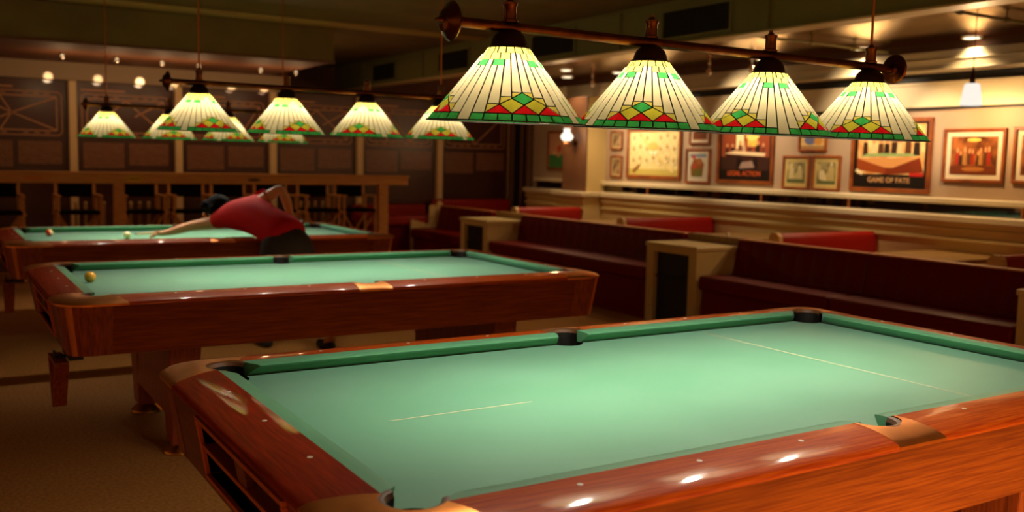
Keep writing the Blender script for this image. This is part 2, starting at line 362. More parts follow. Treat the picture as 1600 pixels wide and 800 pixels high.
def pool_table(loc, label):
    T = thing('pool_table', loc, label, 'pool table', 'pool tables in a row')
    # bed cloth with pocket notches
    out = []
    def arc(cx, cy, r, a0, a1, n=12): return [(cx + r * math.cos(math.radians(a0 + (a1 - a0) * i / n)), cy + r * math.sin(math.radians(a0 + (a1 - a0) * i / n))) for i in range(n + 1)]
    cr = .062
    out += [mir(0, p) for p in arc(-PC, -PC, cr, 105, -15)]
    out += arc(L / 2, -.045, cr, 160, 20)
    out += [mir(1, p) for p in arc(-PC, -PC, cr, 105, -15)][::-1]
    out += [mir(2, p) for p in arc(-PC, -PC, cr, 105, -15)]
    out += [(x, W - y) for x, y in arc(L / 2, -.045, cr, 160, 20)][::-1]
    out += [mir(3, p) for p in arc(-PC, -PC, cr, 105, -15)][::-1]
    b = MB(); f = b.poly([(x, y, ZB) for x, y in out]); bmesh.ops.triangulate(b.bm, faces=[f])
    b.build('bed_cloth', M['cloth'], T, 0)
    b = MB(); z = ZB + .0006
    b.poly([(.75 * L - .0025, .02, z), (.75 * L + .0025, .02, z), (.75 * L + .0025, W - .02, z), (.75 * L - .0025, W - .02, z)])
    b.build('string_line', M['chalk'], T, 0); b = MB()
    b.poly([(.235, W / 2 - .002, z), (.675, W / 2 - .002, z), (.675, W / 2 + .002, z), (.235, W / 2 + .002, z)])
    b.build('string_line', M['chalk'], T, 0)
    # cushions
    sec = [(.050, .8132), (.030, .8115), (.003, .8070), (0, .8045), (.001, .8010), (.016, .7850), (.031, .7705), (.050, .7705)]
    def cushion(P0, P1, outw, c0, c1):
        """nose line P0->P1; c0,c1: (nose cut, back cut, curve)"""
        P0 = Vector(P0); P1 = Vector(P1); dr = (P1 - P0).normalized(); ow = Vector(outw); ln = (P1 - P0).length
        G = []
        for d, z in sec:
            k = d / .05
            def cut(c): return c[0] + (c[1] - c[0]) * (k if c[2] == 0 else (1 - (1 - k) ** 1.8))
            t0, t1 = cut(c0), ln - cut(c1)
            G.append([tuple(Vector((*(P0 + dr * t + ow * d), z))) for t in (t0, t0 + .02, (t0 + t1) / 2, t1 - .02, t1)])
        b = MB(); V = b.grid(G)
        b.face([r[0] for r in V]); b.face([r[-1] for r in V][::-1])
        b.build('cushion', M['cushion'], T, 35)
    CC = (.090, .046, 1); SS = (.068, .052, 1)
    cushion((0, 0), (L / 2, 0), (0, -1), CC, SS); cushion((L / 2, 0), (L, 0), (0, -1), SS, CC)
    cushion((0, W), (L / 2, W), (0, 1), CC, SS); cushion((L / 2, W), (L, W), (0, 1), SS, CC)
    cushion((0, 0), (0, W), (-1, 0), CC, CC); cushion((L, 0), (L, W), (1, 0), CC, CC)
    # wooden rails
    def rail(P0, P1, outw, e0, e1, mt):
        P0 = Vector(P0); P1 = Vector(P1); dr = (P1 - P0).normalized(); ow = Vector(outw); ln = (P1 - P0).length
        G = []
        for d, z in PROF + [(.05, .7815)]:
            t0, t1 = e0(min(d, DO)), ln - e1(min(d, DO)); row = []
            for i in range(9): row.append(Vector((*(P0 + dr * (t0 + (t1 - t0) * i / 8) + ow * d), z)))
            G.append(row)
        b = MB(); V = b.grid(G); b.face([r[0] for r in V]); b.face([r[-1] for r in V][::-1])
        return b.build('rail', mt, T, 35)
    es = lambda d: .080 + (.090 - .080) * (d - .05) / (DO - .05)
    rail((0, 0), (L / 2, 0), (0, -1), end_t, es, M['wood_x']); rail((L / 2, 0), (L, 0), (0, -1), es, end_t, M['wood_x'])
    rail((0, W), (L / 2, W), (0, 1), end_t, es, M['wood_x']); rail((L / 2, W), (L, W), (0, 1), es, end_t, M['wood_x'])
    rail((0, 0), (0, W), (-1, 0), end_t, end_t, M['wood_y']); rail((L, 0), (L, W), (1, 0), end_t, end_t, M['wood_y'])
    # bronze castings
    def casting(inner, outer, fn, nm):
        G = []
        n = 9
        for a, o in zip(inner, outer):
            row = []
            for k in range(n + 1):
                s = k / n; x = a[0] + (o[0] - a[0]) * s; y = a[1] + (o[1] - a[1]) * s
                row.append((*fn((x, y)), prof_z(dist_out(*fn((x, y)))) + .0012))
            row.append((*fn((o[0], o[1])), .783))
            x, y = a; row.insert(0, (*fn((x, y)), .775))
            G.append(row)
        b = MB(); V = b.grid(G); b.face(V[0]); b.face(V[-1][::-1])
        b.build(nm, M['bronze'], T, 30)
    n = 24
    o_path = []
    R = DO - CR + .001
    tot = [(-DO - .001, .100), (-DO - .001, -CR)] ; l1 = .144; la = R * math.pi / 2; LT = 2 * l1 + la
    for i in range(n + 1):
        s = LT * i / n
        if s <= l1: o_path.append((-DO - .001, .100 - s))
        elif s <= l1 + la:
            a = math.pi + (s - l1) / R; o_path.append((-CR + R * math.cos(a), -CR + R * math.sin(a)))
        else: o_path.append((-CR + (s - l1 - la), -DO - .001))
    a0 = math.atan2(.042 + PC, -.052 + PC); a1 = math.atan2(-.052 + PC, .042 + PC)
    a1 += 2 * math.pi
    i_path = []
    for i in range(n + 1):
        a = a0 + (a1 - a0) * i / n; i_path.append((-PC + PR * math.cos(a), -PC + PR * math.sin(a)))
    i_path[0] = (-.052, .042); i_path[-1] = (.042, -.052)
    for c in range(4): casting(i_path, o_path, lambda p, c=c: mir(c, p), 'corner_casting')
    si, so = [], []
    for i in range(n + 1):
        s = i / n; a = math.radians(172 + 196 * s); si.append((L / 2 + .070 * math.cos(a), -.056 + .055 * math.sin(a))); so.append((L / 2 - .090 + .180 * s, -DO - .001))
    si[0] = (L / 2 - .080, -.050); si[-1] = (L / 2 + .080, -.050)
    casting(si, so, lambda p: p, 'side_casting'); casting(si, so, lambda p: (p[0], W - p[1]), 'side_casting')
    # pockets: brown liner rim, black bucket
    def pocket(cx, cy, r, fn, a0, a1):
        b = MB(); G = []
        for i in range(25):
            a = math.radians(a0 + (a1 - a0) * i / 24); c, s = math.cos(a), math.sin(a)
            G.append([(*fn((cx + rr * c, cy + rr * s)), z) for rr, z in ((r + .003, .8125), (r, .8135), (r - .010, .811), (r - .014, .800))])
        b.grid(G); b.mi = 1; G = []
        for i in range(25):
            a = math.radians(a0 + (a1 - a0) * i / 24); c, s = math.cos(a), math.sin(a)
            G.append([(*fn((cx + rr * c, cy + rr * s)), z) for rr, z in ((r - .014, .800), (r - .010, .74))])
        b.grid(G)
        c0 = fn((cx, cy)); b.lathe([(r - .004, .768), (r - .008, .70), (r - .02, .66), (.001, .65)], (c0[0], c0[1], 0), 24, closed=False)
        b.build('pocket', [M['liner'], M['leather']], T, 40, fix=False)
    for c in range(4): pocket(-PC, -PC, PR, lambda p, c=c: mir(c, p), 108, 342)
    pocket(L / 2, -.050, .064, lambda p: p, 178, 362); pocket(L / 2, -.050, .064, lambda p: (p[0], W - p[1]), 178, 362)
    # sights
    def sight(x, y):
        b = MB(); b.lathe([(.0065, -.001), (.0065, .0004), (.005, .0008), (.0005, .0009)], (x, y, prof_z(dist_out(x, y))), 12); b.build('sight', M['pearl'], T)
    for k in (1, 2, 3, 5, 6, 7): sight(k * L / 8, -.092); sight(k * L / 8, W + .092)
    for k in (1, 2, 3): sight(-.092, k * W / 4); sight(L + .092, k * W / 4)
    # aprons: slope inward to the floor
    DT, DB, ZA, ZL = .180, .140, .784, .558
    def apron(P0, P1, outw, mt):
        P0 = Vector(P0); P1 = Vector(P1); ow = Vector(outw)
        b = MB(); q = lambda P, d, z: (*(P + ow * d), z)
        b.hexa([q(P0, DT, ZA), q(P0, DB, ZL), q(P0, DB - .03, ZL), q(P0, DT - .03, ZA)], [q(P1, DT, ZA), q(P1, DB, ZL), q(P1, DB - .03, ZL), q(P1, DT - .03, ZA)])
        return b.build('apron', mt, T, 0, bevel=.003)
    apron((-.02, 0), (L + .02, 0), (0, -1), M['apron_x']); apron((-.02, W), (L + .02, W), (0, 1), M['apron_x'])
    apron((L, -.02), (L, W + .02), (1, 0), M['apron_y'])
    # ball-return end: four strips round an opening, trimmed in copper, dark box behind
    def ax(z): return -(DB + (DT - DB) * (z - ZL) / (ZA - ZL))
    def strip(b, y0, y1, z0, z1, o=0, th=.03):
        b.hexa([(ax(z0) - o, y0, z0), (ax(z0) - o, y1, z0), (ax(z1) - o, y1, z1), (ax(z1) - o, y0, z1)], [(ax(z0) + th, y0, z0), (ax(z0) + th, y1, z0), (ax(z1) + th, y1, z1), (ax(z1) + th, y0, z1)])
    b = MB(); Y0, Y1, z0, z1 = .235, .925, .603, .750
    strip(b, -.02, W + .02, z1, ZA); strip(b, -.02, W + .02, ZL, z0); strip(b, -.02, Y0, z0, z1); strip(b, Y1, W + .02, z0, z1)
    ap = b.build('apron', M['apron_y'], T, 0)
    b = MB(); t = .014
    strip(b, Y0 - t, Y1 + t, z1, z1 + t, .012); strip(b, Y0 - t, Y1 + t, z0 - t, z0, .012); strip(b, Y0 - t, Y0, z0, z1, .012); strip(b, Y1, Y1 + t, z0, z1, .012)
    strip(b, Y0, Y1, .674, .688, .008, .06)
    b.build('return_frame', M['copper'], T, 0, bevel=.002)
    b = MB(); strip(b, .53, .60, .688, z1, .004, .02); b.build('divider_plate', M['apron_y'], T, 0, bevel=.002)
    b = MB(); b.box(-.02, .12, Y0, Y1, z0 - .005, z1 + .005); b.build('return_box', M['black'], T, 0)
    # rounded corners with metal strip
    for c in range(4):
        G = []
        for i in range(13):
            a = math.pi + (math.pi / 2) * i / 12
            G.append([(*mir(c, (-CR + (d - CR) * math.cos(a), -CR + (d - CR) * math.sin(a))), z) for d, z in ((DT + .001, ZA), (DB + .001, ZL), (DB - .02, ZL))])
        # carry the post a little along both sides
        G.insert(0, [(*mir(c, (-d, .035)), z) for d, z in ((DT + .001, ZA), (DB + .001, ZL), (DB - .02, ZL))])
        G.append([(*mir(c, (.035, -d)), z) for d, z in ((DT + .001, ZA), (DB + .001, ZL), (DB - .02, ZL))])
        b = MB(); b.grid(G); b.build('corner_post', M['wood_z'], T, 40)
        G = []
        for i in range(7):
            a = math.pi * 1.25 + math.radians(-8 + 16 * i / 6); e = .010 * math.sin(math.pi * i / 6) + .002
            G.append([(*mir(c, (-CR + (d + e - CR) * math.cos(a), -CR + (d + e - CR) * math.sin(a))), z) for d, z in ((DT, ZA), (DB, ZL + .002), (DB - .02, ZL - .002))])
        b = MB(); b.grid(G); b.build('corner_strip', M['strip'], T, 40)
    b = MB(); b.box(-.10, L + .10, -.10, W + .10, .553, .572); b.box(.1, L - .1, .1, W - .1, .575, .72); b.build('base_frame', M['black'], T, 0)
    # pedestals
    for sx in (.38, L - .38):
        b = MB(); b.box(sx - .06, sx + .06, .2, W - .2, .18, .555); pd = b.build('pedestal', M['wood_z'], T, 0, bevel=.006)
        for y in (.12, W - .30 + .0):
            yy = y if y < .5 else .97
            b = MB(); b.hexa([(sx - .055, yy - .07, .05), (sx + .055, yy - .07, .05), (sx + .055, yy + .07, .05), (sx - .055, yy + .07, .05)], [(sx - .075, yy - .115, .555), (sx + .075, yy - .115, .555), (sx + .075, yy + .115, .555), (sx - .075, yy + .115, .555)])
            lg = b.build('leg', M['wood_z'], T, 0, bevel=.006)
            b = MB(); b.lathe([(.082, 0), (.085, .006), (.080, .018), (.055, .035), (.045, .055)], (sx, yy, 0), 24); b.build('brass_foot', M['brass'], lg)
    return T
T1 = pool_table((0, 0, 0), 'large pool table nearest the camera, empty green cloth and orange-brown wooden rails')
T2 = copy_tree(T1); T2.location = (-.125, 2.99, 0); T2['label'] = 'middle pool table of the three, one yellow ball near its left end'
T3 = copy_tree(T1); T3.location = (-.13, 5.85, 0); T3['label'] = 'farthest pool table, the one the person in red leans over'

# balls
def ball(x, y, m, lb, m2=None):
    b = MB(); b.sphere((0, 0, 0), .0286, 24)
    o = b.build('billiard_ball', [m, m2 or m], smooth=180); o.location = (x, y, ZB + .0292)
    if m2:
        for p in o.data.polygons:
            if abs(p.center.z) > .015: p.material_index = 1
    tag(o, lb, 'ball', 'balls on the tables'); return o
by = ball(-.055, 3.735, mat('yellow_ball', (226, 164, 52), .15, coat=.5), 'yellow ball near the left cushion of the middle pool table')
ball(.056, 6.747, mat('red_ball', (216, 40, 18), .15, coat=.5), 'red ball at the left end of the farthest pool table', mat('ball_white', (226, 190, 130), .15, coat=.5)).rotation_euler = (.5, .9, .2)
ball(.57, 6.345, mat('cue_ball', (232, 214, 160), .15, coat=.5), 'pale cue ball in front of the cue tip on the farthest table')

# triangle racks hanging under the left ends
def rack(loc, lb):
    t = thing('triangle_rack', loc, lb, 'ball rack', 'racks hanging under the tables')
    P = [(0, -.13, 0), (0, .13, 0), (0, 0, -.215)]
    for i in range(3):
        b = MB(); p = Vector(P[i]); q = Vector(P[(i + 1) % 3]); b.bar(p, q, .058, .014, up=(1, 0, 0)) if False else b.bar(p, q, .016, .06, up=(1, 0, 0))
        b.build('side', M['wood_z'], t, 0, bevel=.003)
    b = MB(); b.box(.03, .09, -.12, .12, .012, .03); b.box(-.012, .05, -.02, .02, .008, .016); b.box(-.02, -.012, -.02, .02, .008, .04); b.build('hook', M['black'], t, 0)
    return t
rack((-.282, 3.10, .508), 'wooden triangle rack hanging under the left end of the middle pool table')
rack((-.288, 6.0, .508), 'wooden triangle rack hanging under the left end of the farthest pool table')

# ------------------------------------------------------------------ stained-glass lamp bars
def shade(parent, cx, rot):
    """conical leaded shade, 36 strips in 4 repeats; rim at z=0, neck at z=.2"""
    RT, RB, H = .053, .215, .200
    def P(s, t, o=0):
        a = math.radians(s * 10) + rot; r = RT + (RB - RT) * t + o
        return (cx + r * math.cos(a), r * math.sin(a), H * (1 - t) + o * .6)
    gl, ld = MB(), MB()
    mats = ['g_cream', 'g_top', 'g_yellow', 'g_pale', 'g_green', 'g_red']
    def piece(pts, m):
        """pts in (sector, t)"""
        fine = []
        for (s0, t0), (s1, t1) in zip(pts, pts[1:] + pts[:1]):
            k = max(1, int(math.ceil(abs(s1 - s0) * 1.0)))
            for i in range(k): fine.append((s0 + (s1 - s0) * i / k, t0 + (t1 - t0) * i / k))
        c = sum((Vector(P(*p)) for p in fine), Vector()) / len(fine)
        V = [Vector(P(*p)) for p in fine]
        # inset by a fixed lead width
        n = len(V); ins = []; inl = []
        for i in range(n):
            a, b_, d = V[i - 1], V[i], V[(i + 1) % n]
            e1 = (b_ - a).normalized(); e2 = (d - b_).normalized(); nn = (Vector((b_.x - cx, b_.y, .17))).normalized()
            n1 = nn.cross(e1).normalized(); n2 = nn.cross(e2).normalized()
            if n1.dot(c - b_) < 0: n1 = -n1
            if n2.dot(c - b_) < 0: n2 = -n2
            k = n1 + n2; k = k / max(.35, k.length_squared / 2) if k.length > 1e-6 else n1
            ins.append(b_ + k * .0011); inl.append(b_ + k * .0019)
        gl.mi = mats.index(m); f = gl.poly([tuple(p) for p in ins])
        O = [Vector(P(s, t, .0006)) for s, t in fine]
        for i in range(n):
            j = (i + 1) % n; up = Vector((0, 0, 0))
            ld.poly([tuple(O[i]), tuple(O[j]), tuple(inl[j] + (O[j] - V[j])), tuple(inl[i] + (O[i] - V[i]))])
    for q in range(4):
        B = q * 9
        C = B + 5.0                                  # motif centre; sector B..B+1 is the long strip
        # top two rows
        for k0, k1 in ((0, 1), (1, 3), (3, 5), (5, 7), (7, 9)): piece([(B + k0, 0), (B + k1, 0), (B + k1, .105), (B + k0, .105)], 'g_top')
        for k0, k1 in ((0, 2), (2, 4), (6, 7.5), (7.5, 9)): piece([(B + k0, .105), (B + k1, .105), (B + k1, .19), (B + k0, .19)], 'g_top')
        for k0, k1 in ((1, 3), (7, 9)): piece([(B + k0, .19), (B + k1, .19), (B + k1, .275), (B + k0, .275)], 'g_green')
        start = {0: .19, 1: .275, 2: .275, 3: .19, 4: .105, 5: .105, 6: .19, 7: .275, 8: .275}
        end = {0: 1.0, 1: .905, 2: .785, 3: .69, 4: .63, 5: .63, 6: .69, 7: .785, 8: .905}
        for k in range(9): piece([(B + k, start[k]), (B + k + 1, start[k]), (B + k + 1, end[k]), (B + k, end[k])], 'g_cream')
        # motif
        piece([(C, .63), (C + 1, .71), (C, .79), (C - 1, .71)], 'g_green')
        for s in (-1, 1):
            piece([(C + s, .71), (C + 2 * s, .79), (C + s, .905), (C, .79)], 'g_yellow')
            piece([(C, .63), (C + s, .63), (C + s, .71)], 'g_pale')
            piece([(C + s, .69), (C + 2 * s, .69), (C + 2 * s, .79), (C + s, .71)], 'g_pale')
            piece([(C + 2 * s, .785), (C + 3 * s, .785), (C + 3 * s, .905), (C + 2 * s, .79)], 'g_pale')
            piece([(C + 2 * s, .79), (C + 3 * s, .905), (C + s, .905)], 'g_red')
        piece([(C, .79), (C + 1, .905), (C - 1, .905)], 'g_red')
        for k in range(1, 9): piece([(B + k, .905), (B + k + 1, .905), (B + k + 1, 1), (B + k, 1)], 'g_green')
    sh = gl.build('lamp_shade', [M[x] for x in mats], parent, 0, fix=False)
    ld.build('leading', M['lead'], sh, 0, fix=False)
    b = MB(); b.lathe([(RB + .0015, 0), (RB + .002, .003), (RB - .003, .004), (RB - .0025, 0), (RB + .0015, 0)], (cx, 0, -.001), 72, closed=False); b.build('rim_wire', M['lead'], sh)
    b = MB(); b.lathe([(.056, .194), (.058, .198), (.050, .203), (.048, .214), (.042, .228), (.029, .240), (.014, .246), (.012, .262)], (cx, 0, 0), 28); b.build('neck_cap', M['cap'], sh)
    b = MB(); b.sphere((cx, 0, .122), .024, 12); b.build('bulb', M['bulb'], sh, 180)
    b = MB(); b.tube([(cx, 0, .143), (cx, 0, .20)], .014, 10); b.build('socket', M['cap'], sh)
    sp = light('reflector_beam', 'SPOT', (0, 0, 0), 30, LAMPC, .02, None, 86, 1.0); sp.location = (cx, 0, .09); sp.parent = sh
    tilt = Matrix.Rotation(math.radians(1.8), 3, 'X'); piv = Vector((0, 0, .252)); sh.rotation_euler = (math.radians(1.8), 0, 0); sh.location = piv - tilt @ piv
    return sh
def lamp_bar(loc, xs, x0, x1, rot, label):
    t = thing('lamp_bar', loc, label, 'hanging lamp', 'stained glass lamp bars over the tables')
    ZBAR = .252
    b = MB(); b.tube([(x0 + .02, 0, ZBAR), (x1 - .02, 0, ZBAR)], .0145, 20); b.build('bar', M['bar'], t)
    for x, s in ((x0, 1), (x1, -1)):
        b = MB(); b.lathe([(.004, -.012 * s), (.008, 0), (.010, .006 * s), (.028, .010 * s), (.034, .018 * s), (.046, .024 * s), (.052, .032 * s), (.048, .038 * s), (.020, .042 * s), (.016, .055 * s)], (x - .0 * s, 0, ZBAR), 28, 'x'); b.build('end_cap', M['bar'], t)
    for k, x in enumerate(xs):
        shade(t, x, rot[k])
        b = MB(); b.lathe([(.022, .264), (.0225, .270), (.018, .272), (.0175, .305), (.0205, .309), (.0205, .316), (.012, .318), (.006, .326), (.0065, .331), (.001, .334)], (x, 0, 0), 20); b.build('finial', M['bar'], t)
        if k in (0, 3):
            b = MB(); b.tube([(x, 0, .33), (x, 0, ZC - loc[2])], .0045, 8); b.build('rod', M['rod'], t)
    return t
def motif_rot(x, y, off):    # azimuth towards the camera plus an offset, minus the motif centre (50 deg)
    return math.atan2(CAM_POS.y - y, CAM_POS.x - x) + math.radians(off - 50)
xs1 = (.575, 1.063, 1.558, 2.052)
lamp_bar((0, .635, 1.551), xs1, .365, 2.215, [motif_rot(x, .635, o) for x, o in zip(xs1, (14, -5, -29, -4))], 'four-shade stained glass lamp bar nearest the camera, above the front pool table')
xs2 = (.482, .957, 1.436, 1.918)
lamp_bar((0, 3.625, 1.57), xs2, .29, 2.12, [motif_rot(x, 3.625, o) for x, o in zip(xs2, (24, 25, -15, 2))], 'four-shade stained glass lamp bar above the middle pool table')
xs3 = (.46, .935, 1.405, 1.875)
lamp_bar((0, 6.485, 1.562), xs3, .28, 2.07, [motif_rot(x, 6.485, o) for x, o in zip(xs3, (30, 10, 25, 3))], 'four-shade stained glass lamp bar farthest back, partly behind the middle lamp bar')

# ------------------------------------------------------------------ spectator benches, divider cabinets
def bench(y0, y1, seams, label, end=False):
    t = thing('bench', (4.9, (y0 + y1) / 2, 0), label, 'bench', 'dark red benches facing the tables'); h = (y1 - y0) / 2; c = (y0 + y1) / 2
    b = MB(); b.box(.05, .5, -h + .01, h - .01, .0, .37); b.build('plinth', M['red_d'], t, 0, bevel=.004)
    cuts = [-h] + [s - c for s in seams] + [h]
    for a, e in zip(cuts, cuts[1:]):
        b = MB(); b.box(0, .48, a + .004, e - .004, .37, .495); b.build('seat_cushion', M['red_d'], t, 40, bevel=.025)
        G = []; n = max(4, int((e - a) / .0165)) ; rows = [(.42, .49), (.435, .55), (.455, .68), (.478, .775), (.492, .792)]
        for x, z in rows:
            row = []
            for i in range(n + 1):
                y = a + .003 + (e - a - .006) * i / n
                ph = abs(math.sin(math.pi * (y + 10) / .165)); dd = .012 * ph ** .5
                row.append((x - dd, y, z))
            G.append(row)
        b = MB(); V = b.grid(G)
        W2 = b.grid([[(.53, a + .003, z) for z in (.49, .792)], [(.53, e - .003, z) for z in (.49, .792)]])
        b.face([r[0] for r in V] + [W2[0][1], W2[0][0]]); b.face([r[-1] for r in V][::-1] + [W2[1][0], W2[1][1]])
        b.build('backrest', M['red_d'], t, 60)
    b = MB(); b.box(.475, .56, -h + .002, h - .002, .790, .804); b.build('top_edge', M['tan'], t, 40, bevel=.005)
    b = MB(); b.box(.53, .56, -h + .002, h - .002, 0, .79); b.build('back_board', M['ply'], t, 0)
    if end:
        b = MB()
        prof = [(.02, .0), (.02, .60), (.05, .615), (.28, .545), (.295, .56), (.305, .80), (.33, .815), (.40, .81), (.40, .0)]
        b.hexa([(x, h, z) for x, z in prof], [(x, h + .04, z) for x, z in prof])
        prof = [(.41, .0), (.41, .82), (.43, .865), (.46, .87), (.50, .84), (.51, .0)]
        b.hexa([(x, h, z) for x, z in prof], [(x, h + .04, z) for x, z in prof])
        e = b.build('end_board', M['ply'], t, 30); e['label'] = 'pale L-shaped end board'
    return t
bench(1.70, 4.51, [3.12], 'dark red bench right behind the front pool table, longest one at the right')
bench(5.22, 8.12, [6.6], 'dark red bench behind the right end of the middle pool table')
bench(8.82, 10.25, [], 'short dark red bench farthest back, with a pale L-shaped end board', True)
def cabinet(y0, y1, label):
    t = thing('divider_cabinet', (4.9, (y0 + y1) / 2, 0), label, 'cabinet', 'cream cabinets between the benches'); h = (y1 - y0) / 2
    b = MB(); b.box(0, .50, -h, -h + .10, 0, .70); b.box(0, .50, h - .10, h, 0, .70); b.box(.02, .50, -h + .1, h - .1, .66, .70); b.box(0, .03, -h + .1, h - .1, .655, .70)
    b.box(.46, .50, -h + .1, h - .1, 0, .66)
    b.build('body', M['cream'], t, 0, bevel=.003)
    b = MB(); b.box(-.012, .505, -h - .01, h + .01, .70, .737); b.build('top', M['cream'], t, 0, bevel=.006)
    b = MB(); b.box(.05, .06, -h + .1, h - .1, .0, .655); b.build('panel', M['black'], t, 0)
    b = MB(); b.box(.03, .045, -h + .105, h - .105, .42, .44); b.box(.03, .045, -h + .105, h - .105, 0, .02); b.build('rail', M['black'], t, 0)
    b = MB(); b.box(.505, .56, -h + .008, h - .008, 0, .79); b.box(.505, .62, -h + .008, h - .008, .79, .805); b.build('rear_panel', M['top'], t, 0)
    return t
cabinet(.98, 1.68, 'cream divider cabinet at the right edge, right of the longest bench')
cabinet(4.53, 5.20, 'cream divider cabinet with black front between the two nearer dark red benches')
cabinet(8.14, 8.80, 'cream divider cabinet with black front beyond the middle pool table')

# booth seats against the half wall, with tables between
def booth(y, label, x0=5.55, x1=6.85):
    t = thing('booth_bench', (x0, y, 0), label, 'booth seat', 'red booth seats along the half wall'); ln = x1 - x0
    prof = [(-.055, .40), (-.060, .78), (-.052, .84), (-.028, .865), (.028, .865), (.052, .84), (.060, .78), (.055, .40)]
    b = MB(); b.hexa([(.02, a, z) for a, z in prof], [(ln, a, z) for a, z in prof]); b.build('backrest', M['red'], t, 40, bevel=.01)
    b = MB(); q = [(-.062, 0), (-.066, .79), (-.055, .845), (-.028, .872), (.028, .872), (.055, .845), (.066, .79), (.062, 0)]
    b.hexa([(-.02, a, z) for a, z in q], [(.02, a, z) for a, z in q]); b.build('end_board', M['ply'], t, 30)
    for s in (-1, 1):
        b = MB(); ys = sorted((s * .062, s * .50)); b.box(.02, ln - .01, ys[0], ys[1], .36, .47); b.build('seat_cushion', M['red'], t, 40, bevel=.02)
    b = MB(); b.box(.03, ln - .02, -.40, .40, 0, .36); b.build('plinth', M['red_d'], t, 0)
    return t
booth(2.22, 'red booth seat cut by the right edge of the photo')
booth(4.24, 'red booth seat just right of the nearer cream cabinet, second from the right edge')
booth(6.41, 'red booth seat in front of the half wall, third from the right edge')
booth(8.56, 'red booth seat at the foot of the column, fourth from the right edge', 5.55, 6.54)
def booth_table(y, label):
    t = thing('booth_table', (6.18, y, 0), label, 'table', 'tables in the booths')
    b = MB(); b.box(-.60, .66, -.36, .36, .71, .745); b.build('tabletop', M['top'], t, 0, bevel=.008)
    b = MB(); b.tube([(0, 0, .03), (0, 0, .71)], .035, 16); b.build('pedestal', M['cap'], t)
    b = MB(); b.lathe([(.24, 0), (.24, .012), (.05, .04)], (0, 0, 0), 28); b.build('base', M['cap'], t)
for y, lb in ((3.25, 'tan booth table nearest the right edge, behind the longest bench'), (5.33, 'tan booth table behind the nearer cream cabinet'), (7.5, 'tan booth table seen over the bench of the middle pool table')): booth_table(y, lb)
b = MB(); b.lathe([(.022, 0), (.022, .05), (.016, .06), (.012, .075)], (0, 0, 0), 16); o = b.build('salt_shaker', M['cream2']); o.location = (5.70, 4.98, .7455)
tag(o, 'small cream shaker on the booth table behind the nearer cabinet', 'shaker')
# benches along the back wall
def wall_bench(x0, x1, zs, zt, label):
    t = thing('wall_bench', ((x0 + x1) / 2, 10.75, 0), label, 'bench', 'red benches along the back wall'); h = (x1 - x0) / 2
    b = MB(); b.box(-h, h, .05, .17, zs - .1, zt); b.build('backrest', M['red'], t, 40, bevel=.03)
    b = MB(); b.box(-h, h, -.45, .06, zs - .13, zs); b.build('seat_cushion', M['red'], t, 40, bevel=.03)
    b = MB(); b.box(-h + .02, h - .02, -.38, .16, 0, zs - .13); b.build('plinth', M['red_d'], t, 0)
wall_bench(5.53, 6.86, .48, .865, 'red bench against the back wall, below the two last brown panels')
wall_bench(4.30, 5.42, .66, .795, 'red bench against the back wall, just right of the wooden bar counter')

# ------------------------------------------------------------------ bar counter, director chairs, spindle chairs
t = thing('bar_counter', (1.5, 9.4, 0), 'long pale wooden drink counter with posts in front of the brown wall panels', 'counter')
b = MB(); b.box(-4.5, 2.93, -.06, -.02, 1.112, 1.205); b.build('front_beam', M['oak_x'], t, 0, bevel=.004)
b = MB(); b.box(-4.5, 2.94, -.08, .26, 1.205, 1.232); b.build('counter_top', M['oak_x'], t, 0, bevel=.005)
for x, y in ((-.49, 0), (2.60, -.015), (2.70, .17), (-.49 - 2.2, 0)):
    b = MB(); b.box(x - .055, x + .055, y - .02, y + .06, 0, 1.205); b.build('post', M['oak'], t, 0, bevel=.004)
for (x, w, h, shape, nm, lb) in ((-1.32, .18, .045, 'oval', 'badge', 'orange oval badge'), (-.335, .17, .075, 'rect', 'badge', 'gold plate with dark script'), (.965, .15, .035, 'oval', 'badge', 'dark oval badge')):
    b = MB()
    if shape == 'oval': pts = [(x + w / 2 * math.cos(2 * math.pi * i / 24), 1.163 + h / 2 * math.sin(2 * math.pi * i / 24)) for i in range(24)]
    else: pts = [(x - w / 2, 1.163 - h / 2), (x + w / 2, 1.163 - h / 2), (x + w / 2, 1.163 + h / 2), (x - w / 2, 1.163 + h / 2)]
    b.hexa([(a, -.066, z) for a, z in pts], [(a, -.0605, z) for a, z in pts])
    bd = b.build(nm, {'orange oval badge': flat((206, 120, 30)), 'gold plate with dark script': M['gold'], 'dark oval badge': flat((74, 42, 16))}[lb], t, 0); bd['label'] = lb
    if shape == 'rect':
        b = MB(); b.tube([(x - .055 + .11 * i / 16, -.067, 1.162 + .013 * math.sin(i * 1.9) * (1 - i / 22)) for i in range(17)], .004, 6); b.build('script', flat((40, 24, 10)), bd)

